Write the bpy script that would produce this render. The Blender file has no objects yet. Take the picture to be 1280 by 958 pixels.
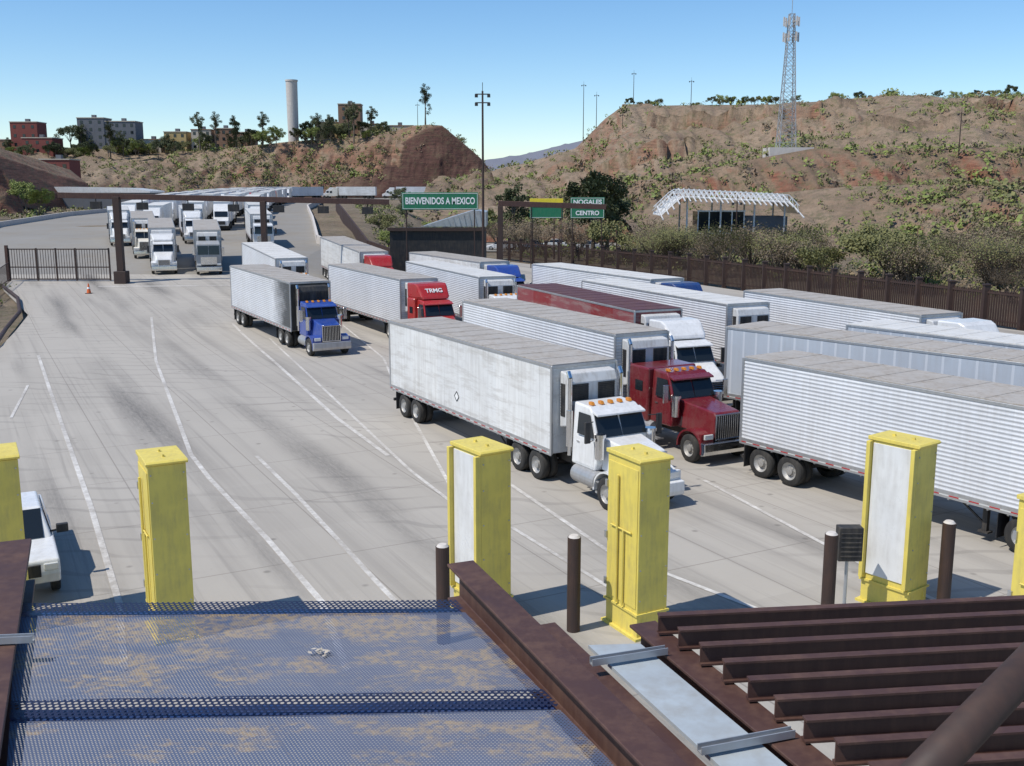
import bpy, bmesh, math, random
from mathutils import Vector, Matrix, noise
random.seed(7)
rad=math.radians
S=bpy.context.scene
COL=S.collection
# ------------------------------------------------------------------ helpers
def gh_rise(y):
    pts=[(50,0),(70,.2),(84,.8),(95,1.2),(105,1.8),(130,3.0),(200,4.5),(370,6.1),(5000,6.1)]
    if y<=50: return 0.0
    for a,b in zip(pts,pts[1:]):
        if y<=b[0]:
            return a[1]+(b[1]-a[1])*(y-a[0])/(b[0]-a[0])
    return 6.1
def sm(t):
    t=max(0.0,min(1.0,t)); return t*t*(3-2*t)
def gh(x,y):
    """height of the ground at x,y"""
    w=sm((-x-13)/12)
    if y>180:                      # far plateau carries the road across
        w=max(w,sm((y-200)/130)*sm((40-x)/60))
    return gh_rise(y)*w

class MB:
    def __init__(s): s.v=[]; s.f=[]; s.m=[]
    def add(s,vs,fs,mi=0):
        o=len(s.v); s.v+= [tuple(p) for p in vs]
        for f in fs: s.f.append(tuple(i+o for i in f)); s.m.append(mi)
        return s
    def box(s,x0,x1,y0,y1,z0,z1,mi=0):
        return s.add([(x0,y0,z0),(x1,y0,z0),(x1,y1,z0),(x0,y1,z0),(x0,y0,z1),(x1,y0,z1),(x1,y1,z1),(x0,y1,z1)],
          [(0,3,2,1),(4,5,6,7),(0,1,5,4),(1,2,6,5),(2,3,7,6),(3,0,4,7)],mi)
    def prism(s,prof,hw,y0=0,mi=0):
        """prof: (x,z) points; hw: number or list of half widths, extruded along y about y0"""
        n=len(prof)
        if not isinstance(hw,(list,tuple)): hw=[hw]*n
        vs=[(p[0],y0-h,p[1]) for p,h in zip(prof,hw)]+[(p[0],y0+h,p[1]) for p,h in zip(prof,hw)]
        fs=[tuple(range(n))[::-1],tuple(range(n,2*n))]
        for i in range(n):
            j=(i+1)%n; fs.append((i,j,n+j,n+i))
        return s.add(vs,fs,mi)
    def cyl(s,p0,p1,r0,r1=None,seg=12,mi=0,cap=True):
        if r1 is None: r1=r0
        p0=Vector(p0);p1=Vector(p1); d=(p1-p0).normalized()
        a=d.orthogonal().normalized(); b=d.cross(a)
        vs=[];fs=[]
        for k,(p,r) in enumerate(((p0,r0),(p1,r1))):
            for i in range(seg):
                t=2*math.pi*i/seg; vs.append(p+a*(math.cos(t)*r)+b*(math.sin(t)*r))
        for i in range(seg):
            j=(i+1)%seg; fs.append((i,j,seg+j,seg+i))
        if cap: fs.append(tuple(range(seg))[::-1]); fs.append(tuple(range(seg,2*seg)))
        return s.add(vs,fs,mi)
    def bar(s,p0,p1,w,h=None,mi=0):
        """rectangular bar between points"""
        h=h or w
        p0=Vector(p0);p1=Vector(p1); d=(p1-p0).normalized()
        up=Vector((0,0,1)) if abs(d.z)<.95 else Vector((1,0,0))
        a=d.cross(up).normalized()*(w/2); b=a.cross(d).normalized()*(h/2)
        vs=[]
        for p in (p0,p1): vs+=[p-a-b,p+a-b,p+a+b,p-a+b]
        return s.add(vs,[(0,1,2,3),(7,6,5,4),(0,4,5,1),(1,5,6,2),(2,6,7,3),(3,7,4,0)],mi)
    def ibeam(s,p0,p1,w,h,t=.03):
        """I section swept between two points, one closed outline"""
        p0=Vector(p0);p1=Vector(p1); d=(p1-p0).normalized(); a=d.cross(Vector((0,0,1))).normalized(); u=a.cross(d).normalized()
        w2,h2,t2=w/2,h/2,t/2
        pr=[(-w2,-h2),(w2,-h2),(w2,-h2+t),(t2,-h2+t),(t2,h2-t),(w2,h2-t),(w2,h2),(-w2,h2),(-w2,h2-t),(-t2,h2-t),(-t2,-h2+t),(-w2,-h2+t)]
        vs=[p+a*x+u*z for p in(p0,p1) for x,z in pr]; n=12
        return s.add(vs,[tuple(range(n)),tuple(range(2*n-1,n-1,-1))]+[(i,(i+1)%n,n+(i+1)%n,n+i) for i in range(n)])
    def mesh(s,name,smooth=False):
        me=bpy.data.meshes.new(name); me.from_pydata(s.v,[],s.f)
        for p,m in zip(me.polygons,s.m): p.material_index=m; p.use_smooth=smooth
        bm=bmesh.new(); bm.from_mesh(me); bmesh.ops.recalc_face_normals(bm,faces=bm.faces); bm.to_mesh(me); bm.free()
        me.update(); return me
def ob(name,me,mat=None,parent=None,bevel=0,seg=2,smooth=False):
    if isinstance(me,MB): me=me.mesh(name,smooth)
    if mat is not None:
        ms=mat if isinstance(mat,(list,tuple)) else [mat]
        if len(me.materials)==0:
            for m in ms: me.materials.append(m)
    o=bpy.data.objects.new(name,me); COL.objects.link(o)
    if parent: o.parent=parent
    if bevel:
        b=o.modifiers.new('bevel','BEVEL'); b.width=bevel; b.segments=seg; b.limit_method='ANGLE'; b.angle_limit=rad(35)
    return o
def top(o,label,cat,group=None):
    o['label']=label; o['category']=cat
    if group: o['group']=group
    return o
def empty(name,label,cat,loc=(0,0,0),group=None):
    e=bpy.data.objects.new(name,None); COL.objects.link(e); e.location=loc; e.empty_display_size=.3
    return top(e,label,cat,group)
def copy_tree(o,parent=None):
    c=o.copy(); COL.objects.link(c)
    if parent: c.parent=parent
    for ch in list(o.children): copy_tree(ch,c)
    return c
# ------------------------------------------------------------------ materials
class N:
    def __init__(s,name):
        s.mat=bpy.data.materials.new(name); s.mat.use_nodes=True
        s.t=s.mat.node_tree; s.b=s.t.nodes['Principled BSDF']; s.out=s.t.nodes['Material Output']
    def n(s,typ,**kw):
        x=s.t.nodes.new(typ)
        for k,v in kw.items():
            if k.startswith('_'): setattr(x,k[1:],v)
            else: x.inputs[k.replace('__',' ')].default_value=v
        return x
    def l(s,a,b): s.t.links.new(a,b)
    def coord(s,kind='Object'): return s.n('ShaderNodeTexCoord').outputs[kind]
    def noise(s,vec,scale,detail=4,rough=.6,dist=0):
        x=s.n('ShaderNodeTexNoise'); x.inputs['Scale'].default_value=scale; x.inputs['Detail'].default_value=detail
        x.inputs['Roughness'].default_value=rough; x.inputs['Distortion'].default_value=dist
        s.l(vec,x.inputs['Vector']); return x.outputs['Fac']
    def mapping(s,vec,scale=(1,1,1),rot=(0,0,0)):
        x=s.n('ShaderNodeMapping'); x.inputs['Scale'].default_value=scale; x.inputs['Rotation'].default_value=rot
        s.l(vec,x.inputs['Vector']); return x.outputs['Vector']
    def ramp(s,fac,stops):
        x=s.n('ShaderNodeValToRGB'); cr=x.color_ramp
        while len(cr.elements)<len(stops): cr.elements.new(.5)
        for e,(p,c) in zip(cr.elements,stops):
            e.position=p; e.color=(c,c,c,1) if isinstance(c,(int,float)) else (*c,1)
        s.l(fac,x.inputs['Fac']); return x.outputs['Color']
    def mix(s,fac,a,b,mode='MIX'):
        x=s.n('ShaderNodeMix',_data_type='RGBA',_blend_type=mode)
        for sock,v in ((x.inputs[0],fac),(x.inputs[6],a),(x.inputs[7],b)):
            if isinstance(v,(int,float)): sock.default_value=v if sock==x.inputs[0] else (v,v,v,1)
            elif isinstance(v,tuple): sock.default_value=(*v,1)
            else: s.l(v,sock)
        return x.outputs[2]
    def math(s,op,a,b=None,c=None):
        x=s.n('ShaderNodeMath',_operation=op)
        for i,v in enumerate((a,b,c)):
            if v is None: continue
            if isinstance(v,(int,float)): x.inputs[i].default_value=v
            else: s.l(v,x.inputs[i])
        return x.outputs[0]
    def sep(s,vec):
        x=s.n('ShaderNodeSeparateXYZ'); s.l(vec,x.inputs[0]); return x.outputs
    def bump(s,h,strength=.3,dist=.02):
        x=s.n('ShaderNodeBump'); x.inputs['Strength'].default_value=strength; x.inputs['Distance'].default_value=dist
        s.l(h,x.inputs['Height']); s.l(x.outputs[0],s.b.inputs['Normal'])
    def col(s,c):
        if isinstance(c,tuple): s.b.inputs['Base Color'].default_value=(*c,1)
        else: s.l(c,s.b.inputs['Base Color'])
    def set(s,**kw):
        for k,v in kw.items(): s.b.inputs[k.replace('_',' ')].default_value=v
def paint(name,color,rough=.45,metal=0,dirt=.35,dirtcol=(.22,.18,.13),scale=1.5,coat=0):
    m=N(name); c=m.coord()
    n1=m.noise(c,scale,6,.65); n2=m.noise(m.mapping(c,(1,1,.15)),scale*5,4)
    f=m.ramp(m.math('MULTIPLY',n1,n2),[(.2,0),(.42,dirt)])
    v=m.mix(m.noise(c,scale*.7,2),tuple(x*.82 for x in color),tuple(min(1,x*1.1) for x in color))
    m.col(m.mix(f,v,dirtcol)); m.set(Roughness=rough,Metallic=metal)
    if coat: m.set(Coat_Weight=coat,Coat_Roughness=.1)
    m.l(m.ramp(n1,[(.3,max(.05,rough-.1)),(.7,min(1,rough+.15))]),m.b.inputs['Roughness'])
    return m.mat
def plain(name,color,rough=.6,metal=0): 
    return paint(name,color,rough,metal,dirt=.15)
def trailer_mat(name,color,mode,dirt=.35,soot=None):
    m=N(name); c=m.coord(); x,y,z=m.sep(c)
    streak=m.noise(m.mapping(c,(2.2,1,.12)),3,5,.7)
    blot=m.noise(c,.55,6,.7)
    base=m.mix(m.noise(m.mapping(c,(.3,1,1.0)),1.2,4),tuple(q*.86 for q in color),color)
    base=m.mix(m.ramp(m.math('MULTIPLY',streak,blot),[(.18,0),(.40,dirt)]),base,(.27,.23,.18))
    pan=m.n('ShaderNodeTexWhiteNoise',_noise_dimensions='1D'); m.l(m.math('FLOOR',m.math('DIVIDE',x,2.44)),pan.inputs['W'])
    base=m.mix(m.math('MULTIPLY',pan.outputs['Value'],.16),base,(.35,.37,.40))
    g=m.math('ADD',m.math('MULTIPLY',m.math('SUBTRACT',1.75,z),.6),m.math('MULTIPLY',m.math('SUBTRACT',blot,.5),1.3))
    base=m.mix(m.ramp(g,[(.1,0),(.6,.5*dirt+.05)]),base,(.20,.16,.12))
    if mode=='h':
        r=m.math('SINE',m.math('MULTIPLY',z,2*math.pi/.125))
        base=m.mix(m.ramp(r,[(.0,.22),(.35,0)]),base,(.18,.18,.19)); m.bump(r,.45,.02)
    elif mode=='v':
        r=m.math('ABSOLUTE',m.math('SUBTRACT',m.math('FRACT',m.math('DIVIDE',x,1.22)),.5))
        ln=m.math('LESS_THAN',r,.008); base=m.mix(m.math('MULTIPLY',ln,.30),base,(.12,.12,.12)); m.bump(m.math('SUBTRACT',m.noise(m.mapping(c,(1,1,.8)),1.6,2),ln),.2,.03)
        sc=m.noise(m.mapping(c,(.35,1,2.6)),1.4,7,.75); base=m.mix(m.ramp(sc,[(.50,0),(.62,.38)]),base,(.36,.33,.29))
    elif mode=='p':
        r=m.math('ABSOLUTE',m.math('SUBTRACT',m.math('FRACT',m.math('DIVIDE',x,.61)),.5))
        ln=m.math('LESS_THAN',r,.08); base=m.mix(m.math('MULTIPLY',ln,.35),base,(.75,.76,.78)); m.bump(ln,.5,.02)
    if soot:
        f=m.math('ADD',m.math('DIVIDE',m.math('SUBTRACT',x,soot),4.5),m.math('MULTIPLY',m.math('SUBTRACT',blot,.5),.9))
        base=m.mix(m.ramp(f,[(.05,0),(.7,.93)]),base,(.02,.02,.02))
    m.col(base); m.set(Roughness=.42)
    return m.mat
M={}
M['white']=paint('white paint',(.74,.74,.73),.3,dirt=.25,coat=.4)
M['cream']=paint('cream paint',(.66,.63,.56),.4,dirt=.35)
M['maroon']=paint('maroon paint',(.17,.012,.018),.25,dirt=.2,coat=.6)
M['red']=paint('red paint',(.42,.025,.022),.3,dirt=.2,coat=.5)
M['blue']=paint('blue paint',(.025,.07,.32),.3,dirt=.2,coat=.5)
M['navy']=paint('dark blue paint',(.02,.05,.17),.35,dirt=.2,coat=.4)
M['grey']=paint('grey paint',(.35,.36,.37),.4)
M['black']=paint('black plastic',(.02,.02,.022),.6,dirt=.3)
M['chrome']=paint('chrome',(.72,.72,.72),.18,1.0,dirt=.15)
M['tank']=paint('dull aluminium tank',(.42,.42,.42),.45,.5,dirt=.4)
M['alu']=paint('aluminium trim',(.50,.50,.50),.42,.7,dirt=.3)
M['rim']=paint('wheel rim',(.42,.41,.39),.45,.4,dirt=.4)
M['tyre']=paint('tyre rubber',(.022,.021,.02),.85,dirt=.5,dirtcol=(.10,.09,.075))
M['glass']=N('dark glass').mat; b=M['glass'].node_tree.nodes['Principled BSDF']; b.inputs['Base Color'].default_value=(.015,.02,.025,1); b.inputs['Roughness'].default_value=.06
M['amber']=plain('amber lens',(.6,.22,.02),.3)
M['redlens']=plain('red lens',(.45,.01,.01),.3)
M['lens']=paint('clear lamp lens',(.75,.75,.72),.12,.2,dirt=.05)
M['frame']=paint('chassis frame',(.035,.032,.03),.7,dirt=.5,dirtcol=(.12,.10,.08))
M['roofm']=paint('trailer roof',(.42,.385,.34),.6,dirt=.6,dirtcol=(.22,.17,.12))
M['roofw']=paint('white trailer roof',(.64,.63,.60),.6,dirt=.35,dirtcol=(.3,.26,.2))
M['roofdark']=paint('dark red trailer roof',(.10,.035,.035),.6,dirt=.5,dirtcol=(.16,.10,.08))
M['reefer']=paint('refrigeration casing',(.60,.60,.59),.45,dirt=.45)
M['t_v']=trailer_mat('smooth white trailer side',(.78,.78,.76),'v',.4)
M['t_h']=trailer_mat('ribbed white trailer side',(.76,.77,.79),'h',.25)
M['t_s']=trailer_mat('ribbed trailer side with soot',(.76,.77,.79),'h',.3,9.2)
M['t_r']=trailer_mat('dark red trailer side',(.24,.018,.02),'v',.12)
M['t_g']=trailer_mat('grey post trailer side',(.46,.50,.55),'p',.2)
M['sooty']=paint('sooty trailer front',(.03,.03,.03),.6,dirt=.3)
M['corten']=paint('brown painted steel',(.068,.031,.024),.6,dirt=.55,dirtcol=(.14,.075,.05),scale=3)
M['cortend']=paint('dark brown steel',(.042,.024,.019),.65,dirt=.4,dirtcol=(.10,.05,.032),scale=2)
M['fence']=paint('rusted fence steel',(.042,.023,.018),.8,dirt=.5,dirtcol=(.085,.042,.028),scale=.6)
M['yellow']=paint('yellow painted steel',(.72,.58,.12),.5,dirt=.45,dirtcol=(.34,.28,.12),scale=2)
M['galv']=paint('galvanised steel',(.48,.50,.52),.4,.5,dirt=.3)
M['gutter']=paint('pale galvanised sheet',(.42,.47,.50),.5,.1,dirt=.4)
M['signgreen']=paint('sign green',(.01,.16,.075),.45,dirt=.1)
M['signyellow']=plain('sign yellow',(.75,.6,.03),.45)
M['signwhite']=plain('sign lettering',(.85,.85,.83),.4)
M['black2']=plain('dark panel',(.012,.012,.014),.6)
M['orange']=plain('cone orange',(.7,.13,.02),.5)
M['bark']=paint('bark',(.12,.095,.07),.9,scale=4)
M['wallp']=plain('pale plaster',(.50,.44,.36),.8)
M['wally']=plain('yellow plaster',(.46,.34,.15),.8)
M['wallr']=plain('red plaster',(.20,.05,.04),.8)
M['wallg']=plain('grey plaster',(.13,.14,.16),.8)
M['wallb']=plain('brown brick wall',(.24,.14,.09),.8)
M['conc']=plain('concrete column',(.58,.54,.50),.8)
def dashmat():
    m=N('red and white reflective tape'); x,y,z=m.sep(m.coord()); f=m.math('FRACT',m.math('DIVIDE',x,.62))
    m.col(m.mix(m.math('GREATER_THAN',f,.5),(.40,.03,.03),(.55,.55,.53))); m.set(Roughness=.4); return m.mat
M['tape']=dashmat()
def leafmat(name,c):
    m=N(name); co=m.coord(); n=m.noise(co,.9,3)
    g=m.n('ShaderNodeNewGeometry'); r=g.outputs['Random Per Island']
    v=m.mix(n,tuple(q*.5 for q in c),tuple(q*1.35 for q in c)); v=m.mix(m.math('MULTIPLY',r,.5),v,(c[0]*1.7,c[1]*1.5,c[2]*.9))
    m.col(v); m.set(Roughness=.75)
    return m.mat
M['leaf1']=leafmat('fresh green leaves',(.16,.20,.055)); M['leaf2']=leafmat('olive leaves',(.14,.145,.06))
M['leaf3']=leafmat('dark green leaves',(.055,.07,.03)); M['leaf4']=leafmat('dry twigs',(.17,.135,.10))
def yard():
    m=N('yard concrete'); c=m.coord(); L=m.mapping(c,(1,1,1),(0,0,rad(-28)))   # y' roughly along the lanes
    x,y,z=m.sep(L)
    big=m.noise(c,.06,5,.6); med=m.noise(c,.5,6,.7); fine=m.noise(c,9,6,.8)
    base=m.mix(big,(.35,.32,.275),(.46,.425,.37)); base=m.mix(m.math('MULTIPLY',med,.4),base,(.30,.27,.23)); base=m.mix(m.math('MULTIPLY',fine,.25),base,(.46,.435,.40))
    wn=m.n('ShaderNodeTexWhiteNoise',_noise_dimensions='2D'); cv=m.n('ShaderNodeCombineXYZ'); m.l(m.math('FLOOR',m.math('ADD',m.math('DIVIDE',x,4.4),.5)),cv.inputs[0]); m.l(m.math('FLOOR',m.math('ADD',m.math('DIVIDE',y,5.2),.5)),cv.inputs[1]); m.l(cv.outputs[0],wn.inputs['Vector'])
    base=m.mix(m.math('MULTIPLY',wn.outputs['Value'],.24),base,(.28,.255,.22))
    st=m.noise(m.mapping(L,(.9,.018,1)),1.0,4,.6,.3); base=m.mix(m.ramp(st,[(.50,0),(.72,.36)]),base,(.16,.145,.13))
    st2=m.noise(m.mapping(L,(3.2,.05,1),(0,0,rad(6))),1.0,4,.6,.8); base=m.mix(m.ramp(st2,[(.57,0),(.69,.27)]),base,(.13,.12,.11))
    band=m.math('ABSOLUTE',m.math('SUBTRACT',m.math('FRACT',m.math('DIVIDE',x,4.4)),.5))
    bf=m.math('MULTIPLY',m.ramp(band,[(.03,1),(.26,0)]),m.ramp(m.noise(m.mapping(L,(.28,.03,1)),1.1,2),[(.46,0),(.66,.8)]))
    bf=m.math('MULTIPLY',bf,m.ramp(m.noise(m.mapping(L,(6,1.0,1)),1.5,5,.8),[(.3,.4),(.6,1)]))
    base=m.mix(bf,base,(.075,.07,.065))
    w=m.n('ShaderNodeTexWave',_wave_type='RINGS'); m.l(m.mapping(c,(.05,.05,.05)),w.inputs['Vector']); w.inputs['Scale'].default_value=5; w.inputs['Distortion'].default_value=6; w.inputs['Detail'].default_value=1.5
    base=m.mix(m.math('MULTIPLY',m.ramp(w.outputs['Fac'],[(.90,0),(.96,.25)]),m.ramp(m.noise(c,.12,2),[(.48,0),(.58,1)])),base,(.12,.11,.10))
    v=m.n('ShaderNodeTexVoronoi'); m.l(m.mapping(c,(.8,.8,.8)),v.inputs['Vector']); v.inputs['Scale'].default_value=1
    base=m.mix(m.ramp(v.outputs['Distance'],[(.04,.5),(.10,0)]),base,(.10,.09,.08))
    jx=m.math('ABSOLUTE',m.math('SUBTRACT',m.math('FRACT',m.math('DIVIDE',x,4.4)),.5)); jy=m.math('ABSOLUTE',m.math('SUBTRACT',m.math('FRACT',m.math('DIVIDE',y,5.2)),.5))
    j=m.math('MAXIMUM',m.math('GREATER_THAN',jx,.4950),m.math('GREATER_THAN',jy,.4955))
    base=m.mix(m.math('MULTIPLY',j,.5),base,(.16,.14,.12))
    m.col(base); m.set(Roughness=.85); m.bump(m.math('SUBTRACT',fine,j),.3,.01)
    return m.mat
M['yard']=yard()
def soil(name,a,b,cc,sc=.05,steep=True,green=.7,lo=.56,hi=.84):
    m=N(name); c=m.coord()
    n1=m.noise(c,sc,8,.7); n2=m.noise(c,sc*8,6,.7); n3=m.noise(c,.8,7,.8); n4=m.noise(c,.22,8,.75)
    base=m.mix(m.ramp(n1,[(.38,0),(.62,1)]),a,b); base=m.mix(m.ramp(n2,[(.42,0),(.62,.65)]),base,tuple(q*.55 for q in a))
    if steep:
        g=m.n('ShaderNodeNewGeometry'); nz=m.sep(g.outputs['Normal'])[2]
        st=m.noise(m.mapping(c,(.12,.12,1.6)),1,6,.75,1.5)
        rock=m.mix(m.ramp(st,[(.35,0),(.65,1)]),tuple(q*.42 for q in cc),tuple(q*1.35 for q in cc))
        k=m.math('ADD',nz,m.math('MULTIPLY',m.math('SUBTRACT',n4,.5),.7))
        base=m.mix(m.ramp(k,[(lo,1),(hi,0)]),base,rock)
    base=m.mix(m.ramp(m.math('ADD',m.math('MULTIPLY',n3,.55),m.math('MULTIPLY',n4,.45)),[(.50,0),(.59,green)]),base,(.13,.125,.06))
    m.col(base); m.set(Roughness=.95); m.bump(n4,1.0,1.2)
    return m.mat
M['soil']=soil('dry ground',(.19,.145,.10),(.26,.205,.14),(.25,.12,.08))
M['hill']=soil('desert hill',(.235,.165,.11),(.35,.26,.18),(.26,.14,.09),green=.7)
M['cut']=soil('dark cut slope',(.13,.075,.05),(.17,.10,.065),(.085,.038,.028),green=.3)
M['redcut']=soil('red cut slope',(.21,.14,.09),(.30,.21,.14),(.24,.10,.06),green=.65)
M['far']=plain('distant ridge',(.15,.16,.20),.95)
M['asph']=paint('worn asphalt',(.25,.235,.21),.9,dirt=.4,scale=.15)
def linemat():
    m=N('worn white line'); c=m.coord(); n=m.noise(c,3,6,.8); n2=m.noise(c,.3,3)
    m.col(m.mix(m.ramp(m.math('ADD',n,m.math('MULTIPLY',n2,.7)),[(.62,0),(.98,1)]),(.68,.655,.61),(.38,.35,.31))); m.set(Roughness=.7); return m.mat
M['line']=linemat()
# ------------------------------------------------------------------ ground
def sheet(name,poly,dz,step,mat,zf=gh):
    bm=bmesh.new(); vs=[bm.verts.new((x,y,0)) for x,y in poly]; bm.faces.new(vs)
    x0=min(p[0] for p in poly);x1=max(p[0] for p in poly);y0=min(p[1] for p in poly);y1=max(p[1] for p in poly)
    for ax,a,b in ((0,x0,x1),(1,y0,y1)):
        t=a+step
        while t<b:
            co=[0,0,0];no=[0,0,0];co[ax]=t;no[ax]=1
            bmesh.ops.bisect_plane(bm,geom=bm.verts[:]+bm.edges[:]+bm.faces[:],plane_co=co,plane_no=no); t+=step
    for v in bm.verts: v.co.z=zf(v.co.x,v.co.y)+dz
    bmesh.ops.recalc_face_normals(bm,faces=bm.faces)
    me=bpy.data.meshes.new(name); bm.to_mesh(me); bm.free()
    if me.polygons and me.polygons[0].normal.z<0: me.flip_normals()
    o=ob(name,me,mat); o['kind']='structure'; return o
def axis(a,b,fine0,fine1,fs,cs):
    r=[];t=a
    while t<b:
        r.append(t); t+= fs if fine0<=t<fine1 else cs
    r.append(b); return r
xs=axis(-1400,1600,-120,120,4,80); ys=axis(-200,3000,-20,420,4,80)
mb=MB(); 
for y in ys:
    for x in xs:
        mb.v.append((x,y,gh(x,y)-.28+(.5*noise.noise(Vector((x*.08,y*.08,0))) if x<-45 or y>190 else 0)))
W=len(xs)
for j in range(len(ys)-1):
    for i in range(W-1):
        mb.f.append((j*W+i,j*W+i+1,(j+1)*W+i+1,(j+1)*W+i)); mb.m.append(0)
g=ob('ground',mb,M['soil'],smooth=True); g['kind']='structure'
sheet('pavement',[(-29,-15),(-29.5,57),(-36,77),(-44,90),(-50,101),(-10,101),(-10,118),(0,140),(17,112),(35,73),(60,30),(60,-15)],0,2,M['yard'])
sheet('road',[(-50,101.01),(-70,130),(-80,165),(-84,200),(-87,250),(-92,330),(-90,392),(-60,394),(-10,388),(30,384),(30,358),(-50,355),(-60,330),(-48,250),(-34,180),(-24,130),(-15,118),(-12.01,101.01)],-.02,3,M['asph'])
sheet('low_road',[(-6,166),(90,164),(90,192),(-10,192)],-.1,8,M['asph'])
def ribbon(pts,w,name='lane_marking'):
    mb=MB(); P=[]
    for a,b in zip(pts,pts[1:]):
        a=Vector(a);b=Vector(b);n=max(1,int((b-a).length/1.0))
        for i in range(n): P.append(a.lerp(b,i/n))
    P.append(Vector(pts[-1]))
    for i,p in enumerate(P):
        d=(P[min(i+1,len(P)-1)]-P[max(i-1,0)]).normalized(); n=Vector((-d.y,d.x))*(w/2)
        for q in (p-n,p+n): mb.v.append((q.x,q.y,gh(q.x,q.y)+.014))
    for i in range(len(P)-1): mb.f.append((2*i,2*i+1,2*i+3,2*i+2)); mb.m.append(0)
    o=ob(name,mb,M['line']); o['kind']='structure'
    if o.data.polygons[0].normal.z<0: o.data.flip_normals()
ribbon([(-27.9,60.5),(-19.1,43),(-13.05,31),(-9.45,23.6),(-8,20)],.17)
ribbon([(-24.4,51.5),(-21.7,44)],.13)
ribbon([(-26.5,76),(-20.4,58.8),(-14.5,44),(-12.0,37.7),(-10.4,34.5),(-6.95,28.2),(-4.57,23.6),(-3.4,20)],.17)
ribbon([(-20,74),(-13.7,59),(-7.6,44),(-4.6,37.5)],.18)
ribbon([(-12.3,75),(-7.5,60),(-5.6,50),(-1.97,33.1)],.13)
ribbon([(-16,68),(-11,55),(-3.6,35.5),(-.5,28.5)],.13)
ribbon([(-9.5,37.5),(-7,32.5),(-3.27,24.6),(-2,22)],.15)
ribbon([(-.13,33.9),(2.63,27.2),(6.28,22.6)],.15)
ribbon([(6.55,34.2),(9.22,26.3),(10.5,23)],.15)
ribbon([(0,29.2),(2.39,24.6)],.13)
ribbon([(-13,22),(-11,17)],.14)
ribbon([(-37,93),(-11,94)],.4,'stop_line')
def kerb(pts,h,w,name,label,mat='conc'):
    mb=MB()
    for a,b in zip(pts,pts[1:]):
        za=gh(*a);zb=gh(*b)
        mb.bar((a[0],a[1],za+h/2-.1),(b[0],b[1],zb+h/2-.1),w,h+.2)
    o=ob(name,mb,M[mat]); return top(o,label,'barrier')
kerb([(-50.3,101),(-70.5,130),(-80.5,165),(-84.5,200),(-87.5,250)],.8,.3,'concrete_barrier','long pale concrete barrier curving along the road')
kerb([(-15,119),(-24.3,131),(-34.3,181),(-47.5,245),(-58,325)],1.0,.3,'concrete_barrier','weathered concrete barrier beside the queue of trucks')
kerb([(-10,104),(-11,118),(-18,131),(-29,181),(-40,240)],2.2,.25,'steel_barrier','dark brown steel barrier along the raised road','fence')
# ------------------------------------------------------------------ hills
def lerp_list(pts,t):
    n=len(pts)-1; k=min(n-1,int(t*n)); f=t*n-k
    return Vector(pts[k]).lerp(Vector(pts[k+1]),f)
def ridge(name,crest,base,back,mat,NU=160,NV=44,prof=1.0,amp=2.0,freq=.06,gully=1.0,terr=0):
    mb=MB(); seed=random.random()*50
    for i in range(NU+1):
        t=i/NU; c=lerp_list(crest,t); bs=lerp_list(base,t); bk=lerp_list(back,t)
        for j in range(NV+1):
            s=j/NV
            if s<.7:
                q=s/.7; p=bs.lerp(c,q); zz=q**prof
                if terr: zz=zz*(1-terr)+terr*(math.floor(zz*3+.35*noise.noise(Vector((p.x*.03,p.y*.03,seed))))+sm((zz*3%1)*2.0-.5))/3
                p.z=bs.z+(c.z-bs.z)*max(0,min(1.02,zz))
                env=math.sin(math.pi*min(1,q))**.6
                g=noise.fractal(Vector((p.x*freq,p.y*freq*.5,seed)),.8,2.1,6)
                warp=4*noise.noise(Vector((p.x*.03,p.y*.05,seed+3)))
                gl=abs(noise.noise(Vector(((p.x+warp)*.11,p.y*.012,seed+5))))+.5*abs(noise.noise(Vector(((p.x+warp)*.27,p.y*.03,seed+6))))+.3*abs(noise.noise(Vector(((p.x+warp)*.55,p.y*.08,seed+7))))
                p.z+=amp*.6*g*env*gully+ (gl-.4)*amp*1.3*env*gully
                p.y+=amp*1.2*noise.fractal(Vector((p.x*freq*1.5,p.z*.08,seed+9)),.9,2.1,4)*math.sin(math.pi*q)
            else:
                q=(s-.7)/.3; p=c.lerp(bk,q)
                p.z-=amp*.3*abs(noise.fractal(Vector((p.x*freq*2,p.y*freq*2,seed)),.9,2,4))*math.sin(math.pi*q)
            mb.v.append(tuple(p))
    for i in range(NU):
        for j in range(NV):
            a=i*(NV+1)+j; mb.f.append((a,a+NV+1,a+NV+2,a+1)); mb.m.append(0)
    o=ob(name,mb,mat,smooth=True); o['kind']='structure'
    if sum(p.normal.z for p in o.data.polygons)<0: o.data.flip_normals()
    return o
def off(pts,dy,dz=None,z=None): return [(x,y+dy,(z if z is not None else c+(dz or 0))) for x,y,c in pts]
mesa_c=[(-20,345,12),(2,340,17),(20,335,22),(29,331,31),(34,330,34.4),(54,330,34.8),(80,330,35),(95,328,35.8),(120,326,36.5),(140,330,36.3),(158,325,36.6),(190,320,37),(240,320,37),(300,330,34)]
mesa_b=[(-25,230,2),(5,225,2),(18,225,4),(26,228,6),(34,228,8),(48,228,10),(62,230,14),(75,230,16),(95,225,17),(115,225,17),(130,225,17),(150,225,17),(200,225,17),(260,225,17)]
mesa=ridge('hill',mesa_c,mesa_b,off(mesa_c,120,z=10),M['hill'],340,100,.85,3.1,.05,1.0,.45)
front_c=[(-12,215,1),(2,215,3),(12,215,9),(22,214,11),(34,212,12),(46,212,15),(60,212,17.5),(75,210,17.5),(92,208,17.5),(110,206,18),(140,204,18.5),(200,204,19)]
front=ridge('hill',front_c,off(front_c,-22,z=0),off(front_c,40,dz=-1),M['redcut'],300,50,.6,2.6,.09,1.0)
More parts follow.
